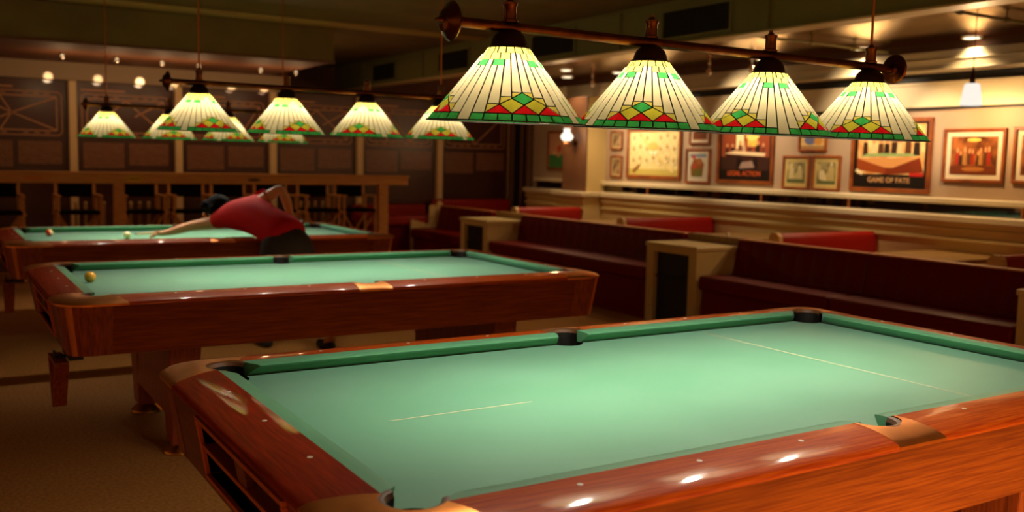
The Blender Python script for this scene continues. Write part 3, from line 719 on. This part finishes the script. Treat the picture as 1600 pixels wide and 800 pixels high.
def director_chair(loc, label):
    t = thing('director_chair', loc, label, 'chair', 'tall director chairs behind the counter')
    for s in (-1, 1):
        b = MB(); b.bar((s * .205, .19, .74), (s * .195, .215, 1.19), .034, .022); b.build('back_post', M['oak'], t, 0, bevel=.004)
        b = MB(); b.box(s * .213 - .024, s * .213 + .024, -.22, .23, .945, .968); b.build('armrest', M['oak'], t, 0, bevel=.006)
        b = MB(); b.bar((s * .216, -.17, .945), (s * .216, -.17, .06), .034, .022); b.build('leg', M['oak'], t, 0, bevel=.003)
        b = MB(); b.bar((s * .216, .17, .945), (s * .216, .17, .06), .034, .022); b.build('leg', M['oak'], t, 0, bevel=.003)
        b = MB(); b.box(s * .216 - .018, s * .216 + .018, -.25, .25, .03, .06); b.box(s * .225 - .018, s * .225 + .018, -.22, .22, .735, .765); b.build('side_rail', M['oak'], t, 0, bevel=.003)
    for yy, q in ((-.15, 1), (-.12, -1), (.12, 1), (.15, -1)):
        b = MB(); b.bar((q * .21, yy, .735), (-q * .21, yy, .10), .03, .02, up=(0, 1, 0)); b.build('cross_brace', M['oak'], t, 0)
    b = MB(); b.box(-.21, .21, -.20, .20, .752, .790); b.build('seat', M['canvas'], t, 0, bevel=.006)
    G = [[(-.19 + .38 * i / 8, .205 + .012 * math.sin(math.pi * i / 8) + dd, z) for i in range(9)] for dd, z in ((-.004, .93), (0, 1.175))]
    b = MB(); b.grid(G); b.grid([[(x, y - .006, z) for x, y, z in r] for r in G]); b.build('backrest', M['canvas'], t, 40)
    b = MB(); b.box(-.20, .20, -.26, -.21, .30, .322); b.box(-.22, -.2, -.26, -.17, .30, .322); b.box(.2, .22, -.26, -.17, .30, .322); b.build('footrest', M['oak'], t, 0)
    return t
CH = ['at the far left edge of the photo', 'left of the plain counter post, second from the left edge', 'right of the counter post, under the gold plate', 'fourth from the left edge, left of the leaning person', 'just behind the head of the leaning person', 'half hidden behind the bent arm of the leaning person', 'second from the right end of the counter', 'at the right end of the counter']
d0 = director_chair((-.10, 10.02, 0), 'tall black canvas director chair ' + CH[0])
for x, s in zip((.675, 1.36, 1.90, 2.40, 2.93, 3.49, 3.99), CH[1:]):
    c = copy_tree(d0); c.location = (x, 10.02, 0); c['label'] = 'tall black canvas director chair ' + s
def spindle_chair(loc, label):
    t = thing('spindle_chair', loc, label, 'chair', 'wooden spindle chairs by the back wall')
    for s in (-.15, -.05, .05, .15):
        b = MB(); b.tube([(s, -.16, .44), (s, -.18, .84)], .019, 8); b.sphere((s, -.18, .845), .024, 8); b.build('spindle', M['ply'], t)
    b = MB(); b.box(-.2, .2, -.18, .2, .41, .44); b.build('seat', M['oak'], t, 0, bevel=.006)
    for sx in (-.17, .17):
        for sy in (-.15, .17): b = MB(); b.tube([(sx, sy, 0), (sx, sy, .41)], .016, 8); b.build('leg', M['oak'], t)
    return t
s0 = spindle_chair((1.36, 10.62, 0), 'low wooden spindle chair by the back wall, left of the leaning person')
s1 = copy_tree(s0); s1.location = (3.56, 10.62, 0); s1['label'] = 'low wooden spindle chair by the back wall, near the right end of the counter'
s1 = copy_tree(s0); s1.location = (.86, 10.62, 0); s1['label'] = 'low wooden spindle chair by the back wall, left of the counter post'

# ------------------------------------------------------------------ wall panels with diagrams and text
def mural(x0, x1, label, style):
    t = thing('wall_panel', ((x0 + x1) / 2, YB - .001, 1.75), label, 'wall panel', 'printed panels on the back wall'); w = (x1 - x0) / 2 - .055
    b = MB(); b.box(-w, w, -.012, 0, -.95, .53); b.build('board', M['mural'], t, 0)
    def rr(b, x0, x1, z0, z1, r, th, dep=-.0135):
        pts = []
        for cx, cz, a in ((x1 - r, z1 - r, 0), (x0 + r, z1 - r, 90), (x0 + r, z0 + r, 180), (x1 - r, z0 + r, 270)):
            for i in range(7):
                k = math.radians(a + 90 * i / 6); pts.append((cx + r * math.cos(k), cz + r * math.sin(k), cx + (r - th) * math.cos(k), cz + (r - th) * math.sin(k)))
        for p, q in zip(pts, pts[1:] + pts[:1]): b.poly([(p[0], dep, p[1]), (q[0], dep, q[1]), (q[2], dep, q[3]), (p[2], dep, p[3])])
    b = MB(); X0, X1, z0, z1 = -w + .05, w - .05, -.125, .40
    rr(b, X0, X1, z0, z1, .06, .012); rr(b, X0 + .055, X1 - .055, z0 + .055, z1 - .055, .02, .014)
    for k in range(1, 8):
        if k != 4:
            x = X0 + .05 + (X1 - X0 - .1) * k / 8
            for zz in (z0 + .028, z1 - .04): b.poly([(x - .03, -.0135, zz), (x + .03, -.0135, zz), (x + .03, -.0135, zz + .012), (x - .03, -.0135, zz + .012)])
    def ln(p, q, th=.016): b.bar((p[0], -.0135, p[1]), (q[0], -.0135, q[1]), th, .001, up=(0, 1, 0))
    cx, cz = (X0 + X1) / 2, (z0 + z1) / 2
    A, B_ = X0 + .07, X1 - .07; a_, b_ = z0 + .07, z1 - .07
    if style == 0:
        for p in ((A, a_), (A, b_), (B_, a_), (B_, b_), (cx - .15, b_), (cx - .15, a_)): ln((cx - .03, cz), p)
    elif style == 1:
        ln((A, a_), (cx, b_)); ln((cx, b_), (B_, a_)); ln((cx + .1, cz), (B_, b_))
    elif style == 2:
        ln((cx - .2, a_), (cx - .2, b_)); ln((cx - .2, b_), (cx + .18, a_)); ln((cx + .18, a_), (B_, b_))
    else:
        ln((A, b_), (cx, a_)); ln((cx, a_), (B_, b_))
    b.poly([(X0, -.0135, z1 + .03), (X0 + .5, -.0135, z1 + .03), (X0 + .5, -.0135, z1 + .05), (X0, -.0135, z1 + .05)])
    b.build('diagram', M['muralink'], t, 0, fix=False)
    for xa, xb, zb in ((-w + .06, -.03, -.50), (.03, w - .06, -.46)):
        b = MB(); b.poly([(xa, -.0135, zb), (xb, -.0135, zb), (xb, -.0135, -.185), (xa, -.0135, -.185)]); b.build('text_block', M['para'], t, 0, fix=False)
    return t
for x0, x1, st, lb in ((-.47, .762, 0, 'leftmost'), (.762, 1.99, 1, 'second from left'), (1.99, 3.213, 2, 'third from left'), (3.213, 4.46, 1, 'fourth from left'), (4.46, 5.72, 2, 'fifth from left'), (5.72, 6.975, 3, 'rightmost')):
    mural(x0, x1, 'dark brown wall panel with table diagram and text, %s of the six' % lb, st)

# ceiling spotlights on the soffit, aimed at the frieze
for i, (x, y) in enumerate(((.523, 9.75), (1.068, 9.75), (1.547, 9.75), (1.949, 9.75), (2.671, 9.75), (3.10, 9.75))):
    t = thing('spotlight', (x, y, 2.50), 'small round spotlight under the brown soffit, %s of six' % ('leftmost', 'second from left', 'third from left', 'fourth from left', 'fifth from left', 'rightmost')[i], 'spotlight', 'spotlights under the soffit')
    b = MB(); b.lathe([(.035, 0), (.035, -.008), (.01, -.012), (.008, -.03)], (0, 0, 0), 16); b.build('base', M['chrome'], t)
    b = MB(); b.sphere((0, 0, -.052), .028, 14); b.build('housing', M['chrome'], t, 180)
    b = MB(); b.lathe([(.0175, 0), (.0175, -.003), (.002, -.003)], (0, -.018, -.044), 14, 'y'); b.build('lens', emitter('spot_lens_%d' % i, (1, .72, .4), 2.2) if i == 0 else M['lens'], t)
    if i == 0: M['lens'] = t.children[-1].data.materials[0]
    tx = x - .02
    light('spot_glow', 'POINT', (x, y - .06, 2.20), 3.2, (1, .62, .3), .03, parent=t)
    light('spot_beam', 'SPOT', (x, y + .05, 2.44), 170 if i != 2 else 360, (1, .74, .42), .012, (tx, 10.94, 2.318), 6.0, .75, parent=t)

# ------------------------------------------------------------------ framed pictures on the right wall
def picture(y0, y1, z0, z1, label, draw, border=.03, mount=.0, name='framed_picture', x=XW, cat='picture'):
    t = thing(name, (x, (y0 + y1) / 2, (z0 + z1) / 2), label, cat, 'framed pictures on the right wall'); w = abs(y1 - y0) / 2; h = (z1 - z0) / 2
    b = MB()
    for a in ((-w, w, h - border, h), (-w, w, -h, -h + border), (-w, -w + border, -h + border, h - border), (w - border, w, -h + border, h - border)): b.box(-.028, -.001, a[0], a[1], a[2], a[3])
    b.build('frame', M['frame'], t, 0, bevel=.004)
    iw, ih = w - border, h - border
    if mount:
        b = MB(); b.box(-.012, -.001, -iw, iw, -ih, ih); b.build('mount', M['matb'], t, 0)
        iw -= mount; ih -= mount
    b = MB(); mats = []
    class D:
        dep = .0135
        def mi(s, c):
            m_ = c if not isinstance(c, tuple) else flat(c, .35)
            if m_ not in mats: mats.append(m_)
            b.mi = mats.index(m_)
        def poly(s, pts, c):
            s.mi(c); s.dep += .00012
            b.poly([(-s.dep, -u * iw, v * ih) for u, v in pts])
        def rect(s, u0, v0, u1, v1, c): s.poly([(u0, v0), (u1, v0), (u1, v1), (u0, v1)], c)
        def oval(s, u, v, ru, rv, c, n=16): s.poly([(u + ru * math.cos(2 * math.pi * i / n), v + rv * math.sin(2 * math.pi * i / n)) for i in range(n)], c)
    d = D(); draw(d); b.build('print', mats, t, 0, fix=False)
    return t, iw, ih
def blot(name, c1, c2, scale): return mat(name, c1, .35, noise=(c2, scale, 4, (1, 1, 1)))
sepia = blot('sepia_print', (70, 50, 30), (170, 140, 96), 9)
greyg = blot('grey_print', (96, 88, 54), (188, 170, 112), 9)
warmp = blot('warm_print', (214, 140, 70), (250, 214, 140), 7)
tavern = blot('tavern_print', (84, 42, 18), (168, 98, 46), 9)
def people(d, base, n, cols, v0=-.3, hgt=.55, seed=1):
    r = random.Random(seed)
    for i in range(n):
        u = -.78 + 1.56 * (i + .5) / n + r.uniform(-.05, .05); c = cols[i % len(cols)]; hh = hgt * r.uniform(.8, 1.1); w = .07 + .03 * r.random()
        d.poly([(u - w, v0), (u + w, v0), (u + w * .8, v0 + hh * .7), (u - w * .8, v0 + hh * .7)], c); d.oval(u, v0 + hh * .85, w * .55, hh * .16, (214, 150, 100))
def d_small(d): d.rect(-1, -1, 1, 1, (196, 170, 120)); d.rect(-.72, -.78, .72, .78, sepia)
def d_balls(d):
    d.rect(-1, -1, 1, 1, (226, 206, 138)); d.rect(-1, -1, 1, -.72, (196, 178, 92)); r = random.Random(3)
    for j, v in enumerate((.72, .22, -.30)):
        for i in range(7):
            u = -.81 + .27 * i; vv = v + (.1 if i in (1, 5) else (.12 if i == 3 else 0))
            if j < 2 and i == 3: continue
            d.oval(u, vv, .115, .22, (236, 222, 172)); d.oval(u, vv, .085, .17, (216, 190, 120)); d.oval(u + .02, vv - .03, .025, .055, (60, 40, 20))
    d.poly([(-.55, .78), (-.45, .8), (.62, -.6), (.52, -.62)], (220, 196, 120)); d.poly([(-.85, -.82), (-.78, -.88), (-.5, -.55), (-.58, -.5)], (146, 96, 40)); d.poly([(.85, -.82), (.78, -.88), (.5, -.55), (.58, -.5)], (232, 206, 132))
    d.oval(0, .3, .2, .2, (206, 182, 96)); d.oval(-.07, .04, .07, .09, (240, 230, 190)); d.oval(.1, .04, .07, .09, (240, 230, 190))
def d_over(d): d.rect(-1, -1, 1, 1, (190, 110, 50)); d.rect(-1, -.9, 1, .2, (120, 60, 24))
def d_port(d):
    d.rect(-1, -1, 1, 1, (206, 196, 172)); d.rect(-.95, .72, .95, .95, (120, 140, 160)); d.oval(-.5, .72, .25, .16, (190, 70, 50))
    d.poly([(-.75, -.85), (.55, -.8), (.7, .2), (.2, .6), (-.5, .55), (-.85, -.1)], (146, 84, 40)); d.poly([(-.6, -.85), (.5, -.85), (.55, -.2), (-.5, -.25)], (110, 104, 44)); d.oval(.15, .35, .32, .28, (170, 104, 56)); d.oval(-.4, 0, .3, .25, (176, 78, 44))
def d_legal(d):
    d.rect(-1, -1, 1, 1, (26, 16, 12)); d.rect(-.92, -.60, .92, .96, (150, 70, 40)); d.rect(-.35, .2, -.05, .92, (252, 232, 170)); d.rect(.1, .3, .45, .9, (250, 196, 80)); d.oval(.28, .72, .25, .2, (255, 226, 120)); d.rect(-.92, -.60, .92, -.1, (58, 32, 22))
    people(d, 0, 7, [(90, 40, 30), (40, 24, 18), (120, 60, 40), (200, 160, 120)], -.05, .55, 4)
    d.poly([(-.8, .02), (.75, -.08), (.8, .05), (-.4, .14)], (236, 206, 160)); d.poly([(-.8, .02), (.75, -.08), (.72, -.2), (-.72, -.1)], (60, 22, 14)); d.rect(-.3, -.6, -.1, -.15, (28, 14, 10)); d.rect(.35, -.55, .5, -.15, (28, 14, 10)); d.poly([(-.2, -.55), (.4, -.5), (.3, -.25), (-.1, -.3)], (150, 124, 110))
def d_mini(d): d.rect(-1, -1, 1, 1, (226, 190, 120)); d.oval(-.2, .1, .5, .6, (110, 120, 160)); d.oval(.45, .0, .35, .5, (214, 150, 70)); d.rect(-1, -1, 1, -.6, (170, 130, 80))
def d_bw1(d): d.rect(-1, -1, 1, 1, (206, 182, 112)); d.rect(-.78, -.72, .78, .72, greyg); d.poly([(-.7, -.6), (-.2, -.6), (-.15, .3), (-.55, .4)], (200, 184, 130)); d.oval(-.4, .5, .13, .16, (206, 186, 136)); d.poly([(.05, -.6), (.6, -.6), (.5, .2), (.15, .25)], (190, 174, 120)); d.oval(.3, .36, .12, .14, (206, 186, 136)); d.rect(-.78, -.72, .78, -.45, (96, 104, 60))
def d_bw2(d): d.rect(-1, -1, 1, 1, (206, 182, 112)); d.rect(-.78, -.72, .78, .72, greyg); d.poly([(-.6, -.4), (.1, -.5), (-.2, .2), (-.6, .15)], (214, 198, 148)); d.poly([(.1, -.5), (.7, -.5), (.65, .4), (.2, .45)], (186, 164, 104)); d.oval(.42, .58, .13, .15, (206, 186, 136)); d.rect(-.78, -.72, .78, -.5, (96, 104, 60))
def d_fate(d):
    d.rect(-1, -1, 1, 1, (24, 16, 10)); d.rect(-.9, -.58, .92, .94, warmp); people(d, 0, 8, [(60, 36, 20), (232, 200, 140), (90, 50, 24), (40, 26, 16)], 0, .62, 9)
    d.poly([(-.85, -.05), (.75, -.02), (.55, .06), (-.6, .06)], (150, 176, 108)); d.poly([(-.9, -.1), (.8, -.06), (.1, -.38), (-.1, -.38)], (214, 150, 84)); d.poly([(-.9, -.1), (-.1, -.38), (-.1, -.58), (-.9, -.45)], (150, 66, 24)); d.poly([(.8, -.06), (.1, -.38), (-.1, -.38), (-.1, -.58), (.92, -.5)], (126, 48, 18))
    d.poly([(-.95, -.5), (-.75, -.62), (-.72, -.52), (-.9, -.42)], (238, 220, 170)); d.oval(.85, .5, .1, .07, (250, 232, 180)); d.rect(.55, -.62, .92, -.52, (190, 40, 30))
def d_wide(d): d.rect(-1, -1, 1, 1, tavern); people(d, 0, 9, [(160, 44, 24), (60, 40, 24), (176, 120, 60), (90, 56, 30)], -.5, .9, 12); d.rect(-1, -1, 1, -.55, (110, 50, 22)); d.oval(0, -.72, .5, .12, (176, 110, 50)); d.oval(0, .82, .3, .1, (236, 190, 90))
def d_right(d): d.rect(-1, -1, 1, 1, tavern); people(d, 0, 6, [(170, 40, 24), (60, 40, 24), (176, 120, 60)], -.5, .8, 15)
def d_far(d): d.rect(-1, -1, 1, 1, (206, 150, 110)); d.rect(-1, -1, 1, -.25, (66, 132, 74)); d.oval(-.2, -.15, .22, .12, (230, 170, 120)); d.oval(.4, .1, .25, .2, (200, 70, 50)); d.oval(.3, -.3, .2, .1, (214, 150, 100))
picture(8.44, 8.20, 1.625, 1.868, 'small dark framed picture beside the column, upper of two', d_small, .022)
picture(8.43, 8.19, 1.263, 1.55, 'small dark framed picture beside the column, lower of two', d_small, .022)
picture(8.09, 7.055, 1.264, 1.90, 'large yellowish framed print covered with rows of pale ovals', d_balls, .045, name='framed_poster', cat='poster')
picture(6.925, 6.578, 1.687, 1.95, 'small orange-brown picture above the one with a brown figure', d_over, .025, .03)
picture(6.97, 6.558, 1.233, 1.642, 'white-mounted framed picture of a brown figure, right of the print with ovals', d_port, .028, .03)
t, iw, ih = picture(6.45, 5.60, 1.256, 1.90, 'dark framed poster with orange title LEGAL ACTION', d_legal, .035, name='framed_poster', cat='poster')
lettering('LEGAL ACTION', .072, M['ink'], t, .017, 0, -ih * .74); lettering('billiards', .03, M['ink'], t, .017, 0, -ih * .90) if False else None
picture(5.268, 4.908, 1.612, 1.83, 'small colourful picture above the pair of grey photographs', d_mini, .024)
picture(5.464, 5.106, 1.219, 1.57, 'grey-green framed photograph, left one of the pair', d_bw1, .026)
picture(5.072, 4.721, 1.217, 1.574, 'grey-green framed photograph, right one of the pair', d_bw2, .026)
t, iw, ih = picture(4.605, 3.732, 1.234, 1.925, 'large framed poster of a pool table with title GAME OF FATE', d_fate, .038, name='framed_poster', cat='poster')
lettering('GAME OF FATE', .068, M['cream_ink'], t, .017, 0, -ih * .76)
picture(3.617, 3.045, 1.35, 1.817, 'wide white-mounted picture of a tavern crowd, right of the GAME OF FATE poster', d_wide, .028, .042)
picture(2.98, 2.42, 1.355, 1.824, 'white-mounted picture cut by the right edge of the photo', d_right, .028, .042)
picture(9.92, 9.50, 1.338, 1.888, 'framed picture with green lower half, left of the column and half hidden by it', d_far, .03)

# sconce on the column, pendants and downlights over the booths
M['milk'] = emitter('milk_glass_lit', (1, .90, .74), 1.6); M['pend'] = emitter('pendant_glass_lit', (1, .92, .80), 1.0); M['down'] = emitter('downlight_lit', (1, .86, .62), 4.0)
t = thing('wall_sconce', (6.62, 8.80, 1.74), 'wall lamp with white milk-glass shade on the column', 'wall lamp')
b = MB(); b.lathe([(.045, 0), (.045, -.012), (.012, -.02)], (0, 0, -.02), 16, 'x'); b.build('back_plate', M['bar'], t)
b = MB(); b.tube([(-.015, 0, -.02), (-.07, 0, -.07), (-.13, 0, -.06), (-.14, 0, -.03)], .007, 8); b.build('arm', M['bar'], t)
b = MB(); b.lathe([(.02, -.06), (.04, -.045), (.03, -.02), (.045, -.012)], (-.14, 0, 0), 20); b.build('holder', M['tan'], t)
b = MB(); b.lathe([(.045, -.01), (.072, .012), (.084, .045), (.070, .075), (.045, .095), (.038, .12), (.046, .15), (.044, .152)], (-.14, 0, 0), 24); b.build('glass_shade', M['milk'], t)
light('sconce_glow', 'POINT', (6.36, 8.80, 1.80), 9, WARM, .06, parent=t)
def pendant(x, y, z, label, p=26):
    t = thing('pendant_lamp', (x, y, z), label, 'pendant lamp', 'white pendant lamps over the booths')
    b = MB(); b.lathe([(.082, 0), (.084, .01), (.072, .09), (.060, .168), (.05, .178)], (0, 0, 0), 24); b.build('glass_shade', M['pend'], t)
    b = MB(); b.lathe([(.022, .176), (.022, .24), (.012, .26), (.008, .30)], (0, 0, 0), 16); b.build('socket', M['cap'], t)
    b = MB(); b.tube([(0, 0, .30), (0, 0, ZT - z)], .004, 6); b.build('cord', M['cap'], t)
    light('pendant_glow', 'POINT', (x, y, z - .05), p, WARM, .05, parent=t)
pendant(6.55, 3.14, 1.985, 'white pendant lamp hanging at the right, right of the front lamp bar')
def down(x, y, label, p=14, on=True):
    t = thing('downlight', (x, y, ZT), label, 'downlight', 'round lights in the gold ceiling')
    b = MB(); b.lathe([(.085, -.001), (.085, -.010), (.070, -.012), (.068, -.004)], (0, 0, 0), 24, closed=False); b.build('ring', M['cream2'], t)
    b = MB(); b.lathe([(.068, -.004), (.068, -.006), (.002, -.006)], (0, 0, 0), 24); b.build('lens', M['down'], t)
    light('downlight_beam', 'SPOT', (x, y, ZT - .03), p * 1.4, (1, .70, .40), .05, (x, y, 0), 120, .6, parent=t)
down(6.70, 3.27, 'round ceiling light above the white pendant at the right', 14)
down(5.88, 8.0, 'round ceiling light right of the nearest lamp shade, upper one of the close pair', 26)
down(6.42, 8.75, 'round ceiling light right of the nearest lamp shade, lower one of the close pair', 16)
down(6.52, 7.8, 'round ceiling light just left of the second front lamp shade', 24)
down(6.66, 5.55, 'round ceiling light hidden behind the third front lamp shade', 26)
down(6.66, 4.35, 'round ceiling light just left of the fourth front lamp shade', 26)
# chrome track heads under the gold ceiling, carrying no light themselves
for i, (y, lb) in enumerate(((8.45, 'small chrome spot below the gold ceiling, left of the second front lamp shade'), (6.3, 'small chrome spot below the gold ceiling, left of the third front lamp shade'), (5.67, 'small chrome spot below the gold ceiling, touching the third front lamp cap'))):
    t = thing('track_spot', (6.62, y, ZT), lb, 'spotlight', 'chrome spots under the gold ceiling')
    b = MB(); b.lathe([(.025, 0), (.025, -.01), (.006, -.014), (.006, -.06)], (0, 0, 0), 14); b.build('stem', M['chrome'], t)
    b = MB(); b.sphere((0, 0, -.095), .038, 16, (1, 1, 1.1)); b.build('housing', M['chrome'], t, 180)
for y, p, sp in ((8.2, 60, 50), (7.4, 110, 60), (5.9, 110, 58), (4.4, 110, 60), (3.70, 90, 24)):  # added spots without fixtures, apart from the track heads, brighten the picture wall
    light('wall_wash', 'SPOT', (5.9, y, 2.45), p * .85, (1, .76, .50), .04, (6.95, y - .05, 1.80), sp + 14, .9)

# ------------------------------------------------------------------ person leaning over the farthest table
def skinned(name, verts, edges, radii, m, parent, sub=2, root=0):
    me = bpy.data.meshes.new(name); me.from_pydata(verts, edges, []); o = bpy.data.objects.new(name, me); COL.objects.link(o)
    if parent: o.parent = parent
    sk = o.modifiers.new('skin', 'SKIN'); sk.use_smooth_shade = True
    lay = me.skin_vertices[0].data if me.skin_vertices else None
    if lay is None:
        bm_ = bmesh.new(); bm_.from_mesh(me); bm_.verts.layers.skin.verify(); bm_.to_mesh(me); bm_.free(); lay = me.skin_vertices[0].data
    for i, r in enumerate(radii):
        lay[i].radius = r if isinstance(r, tuple) else (r, r); lay[i].use_root = (i == root)
    ss = o.modifiers.new('smooth', 'SUBSURF'); ss.levels = sub; ss.render_levels = sub
    me.materials.append(m)
    dg = bpy.context.evaluated_depsgraph_get(); me2 = bpy.data.meshes.new_from_object(o.evaluated_get(dg))
    o.modifiers.clear(); o.data = me2
    if not me2.materials: me2.materials.append(m)
    for p in me2.polygons: p.use_smooth = True
    return o
PB = Vector((1.5, 5.4, 0))
def rel(p): return tuple(Vector(p) - PB)
pers = thing('person', tuple(PB), 'person in a red shirt bent over the farthest table, aiming a cue to the left', 'person')
J = {}
def chain(V, E, Rr, pts, start=None):
    prev = start
    for p, r in pts:
        V.append(rel(p)); Rr.append(r); i = len(V) - 1
        if prev is not None: E.append((prev, i))
        prev = i
    return prev
V, E, Rr = [], [], []
pel = chain(V, E, Rr, [((1.535, 5.48, .865), (.075, .065))])
belly = chain(V, E, Rr, [((1.475, 5.60, 0.915), (.095, .08)), ((1.41, 5.74, 0.975), (.12, .095)), ((1.35, 5.85, 1.015), (.115, .085))], pel)
neck = chain(V, E, Rr, [((1.275, 5.95, 1.030), .058)], belly)
chain(V, E, Rr, [((1.185, 6.03, 1.008), .092), ((1.135, 6.06, 0.955), .062)], neck)
lsh = chain(V, E, Rr, [((1.215, 5.90, .955), .062), ((1.13, 5.99, .912), .05), ((1.02, 6.10, .885), .041), ((.93, 6.165, .85), .038), ((.845, 6.215, .822), .026), ((.81, 6.232, .812), .030)], belly)
rsh = chain(V, E, Rr, [((1.46, 5.86, 1.065), .06), ((1.53, 5.79, 1.125), .054), ((1.60, 5.715, 1.195), .042), ((1.655, 5.725, 1.09), .040), ((1.685, 5.745, .985), .029), ((1.695, 5.752, .955), .030)], belly)
# fingers (bridge hand on the cloth, grip hand round the cue)
for k, (dx, dy, ln) in enumerate(((-.072, .010, 1), (-.070, .030, 1.05), (-.062, .048, 1), (-.050, .062, .85))):
    chain(V, E, Rr, [((.81 + dx * .5, 6.236 + dy * .6, .812), .010), ((.81 + dx * .85 * ln, 6.236 + dy, .802), .0088), ((.81 + dx * 1.2 * ln, 6.236 + dy * 1.15, .780), .0075)], lsh)
chain(V, E, Rr, [((.795, 6.212, .822), .011), ((.770, 6.214, .834), .0095), ((.752, 6.222, .836), .008)], lsh)
for k in range(4):
    o = -.027 + .018 * k; u = Vector((.88, -.46, .085)).normalized() * o
    chain(V, E, Rr, [(tuple(Vector((1.72, 5.775, .945)) + u), .0095), (tuple(Vector((1.722, 5.778, .912)) + u), .009), (tuple(Vector((1.698, 5.762, .893)) + u), .008), (tuple(Vector((1.682, 5.742, .905)) + u), .0075)], rsh)
chain(V, E, Rr, [((1.672, 5.745, .940), .011), ((1.660, 5.742, .915), .0095), ((1.672, 5.748, .897), .008)], rsh)
for s, pts in (('l', [((1.455, 5.47, .80), .06), ((1.43, 5.42, .47), .062), ((1.41, 5.37, .12), .042), ((1.39, 5.42, .045), .042), ((1.37, 5.53, .03), .03)]), ('r', [((1.615, 5.38, .80), .06), ((1.70, 5.24, .47), .062), ((1.77, 5.06, .12), .042), ((1.765, 5.11, .045), .042), ((1.75, 5.22, .03), .03)])):
    chain(V, E, Rr, pts, pel)
body = skinned('body', V, E, Rr, M['skin'], pers)
# hair, ear and face
HC = Vector((1.183, 6.032, 1.008)); FW = Vector((-.86, .47, -.20)).normalized(); SD = Vector((.47, .86, 0)).normalized(); UP = SD.cross(FW) * -1
if UP.z < 0: UP = -UP
hp = lambda f, s_, u: rel(tuple(HC + FW * f + SD * s_ + UP * u))
b = MB(); b.sphere(hp(-.022, 0, .024), .104, 22, (1.0, .97, .95)); b.sphere(hp(-.052, 0, -.012), .080, 16)
for k in range(6):
    s_ = -.07 + .028 * k; b.tube([hp(.045, s_, .075), hp(.088, s_ * .95, .045), hp(.094, s_ * .9, .022)], [.030, .018, .004], 8)
for s_ in (-.088, .088): b.tube([hp(.0, s_, .04), hp(.012, s_ * 1.02, -.02), hp(.012, s_, -.055)], [.032, .02, .005], 8)
hr = b.build('hair', M['hair'], pers, 180)
rm = hr.modifiers.new('merge', 'REMESH'); rm.mode = 'VOXEL'; rm.voxel_size = .010; rm.use_smooth_shade = True
for s_ in (-1, 1):
    b = MB(); b.sphere(hp(.002, s_ * .094, -.012), .024, 12, (.7, .5, 1.25)); b.build('ear', M['skin'], pers, 180)
b = MB(); b.tube([hp(.082, 0, .012), hp(.100, 0, -.014), hp(.098, 0, -.026), hp(.084, 0, -.032)], [.007, .012, .014, .008], 10); b.build('nose', M['skin'], pers, 180)
for s_ in (-.032, .032):
    b = MB(); b.sphere(hp(.080, s_, .004), .0115, 10); b.build('eye', M['hair'], pers, 180)
b = MB(); b.tube([hp(.076, -.024, -.052), hp(.088, 0, -.050), hp(.076, .024, -.052)], [.003, .006, .003], 8); b.build('mouth', M['red'], pers, 180)
# shirt
V, E, Rr = [], [], []
p0 = chain(V, E, Rr, [((1.590, 5.375, .795), (.186, .164)), ((1.545, 5.47, .865), (.184, .164)), ((1.475, 5.60, .92), (.168, .145)), ((1.41, 5.74, .975), (.170, .142)), ((1.345, 5.86, 1.015), (.155, .118))])
chain(V, E, Rr, [((1.29, 5.935, 1.03), .072)], p0)
chain(V, E, Rr, [((1.21, 5.905, .955), .08), ((1.125, 5.995, .910), .07)], p0)
chain(V, E, Rr, [((1.465, 5.855, 1.068), .078), ((1.535, 5.785, 1.132), .064)], p0)
skinned('shirt', V, E, Rr, M['shirt'], pers)
# trousers
V, E, Rr = [], [], []
p0 = chain(V, E, Rr, [((1.555, 5.47, .885), (.130, .112)), ((1.582, 5.40, .765), (.184, .162))])
chain(V, E, Rr, [((1.462, 5.455, .70), .140), ((1.43, 5.42, .47), .082), ((1.41, 5.37, .10), .070)], p0)
chain(V, E, Rr, [((1.632, 5.365, .70), .140), ((1.70, 5.24, .47), .082), ((1.77, 5.06, .10), .070)], p0)
skinned('trousers', V, E, Rr, M['pants'], pers)
for p, q in (((1.40, 5.35, .045), (1.36, 5.57, .038)), ((1.775, 5.03, .045), (1.74, 5.25, .038))):
    V, E, Rr = [], [], []; mid = tuple((Vector(p) + Vector(q)) / 2); chain(V, E, Rr, [(p, .044), (mid, .044), (q, .034)]); skinned('shoe', V, E, Rr, M['black'], pers)
# the cue
ct = Vector((.625, 6.335, .806)); cb = Vector((1.775, 5.712, .925)); b = MB(); dv = cb - ct
t = thing('pool_cue', tuple(ct), 'pale wooden cue held by the person in red, tip near the cue ball', 'cue')
b.tube([dv * 0.012, dv * .62], [.0062, .0105], 10); b.build('shaft', M['cue'], t)
b = MB(); b.tube([dv * .62, dv * .985], [.0107, .0145], 10); b.build('butt', M['wood_x'], t)
b = MB(); b.tube([dv * .985, dv], [.0148, .0152], 10); b.build('bumper', M['pearl'], t)
b = MB(); b.tube([dv * 0, dv * .012], [.0055, .0062], 10); b.build('tip', M['chrome'], t)
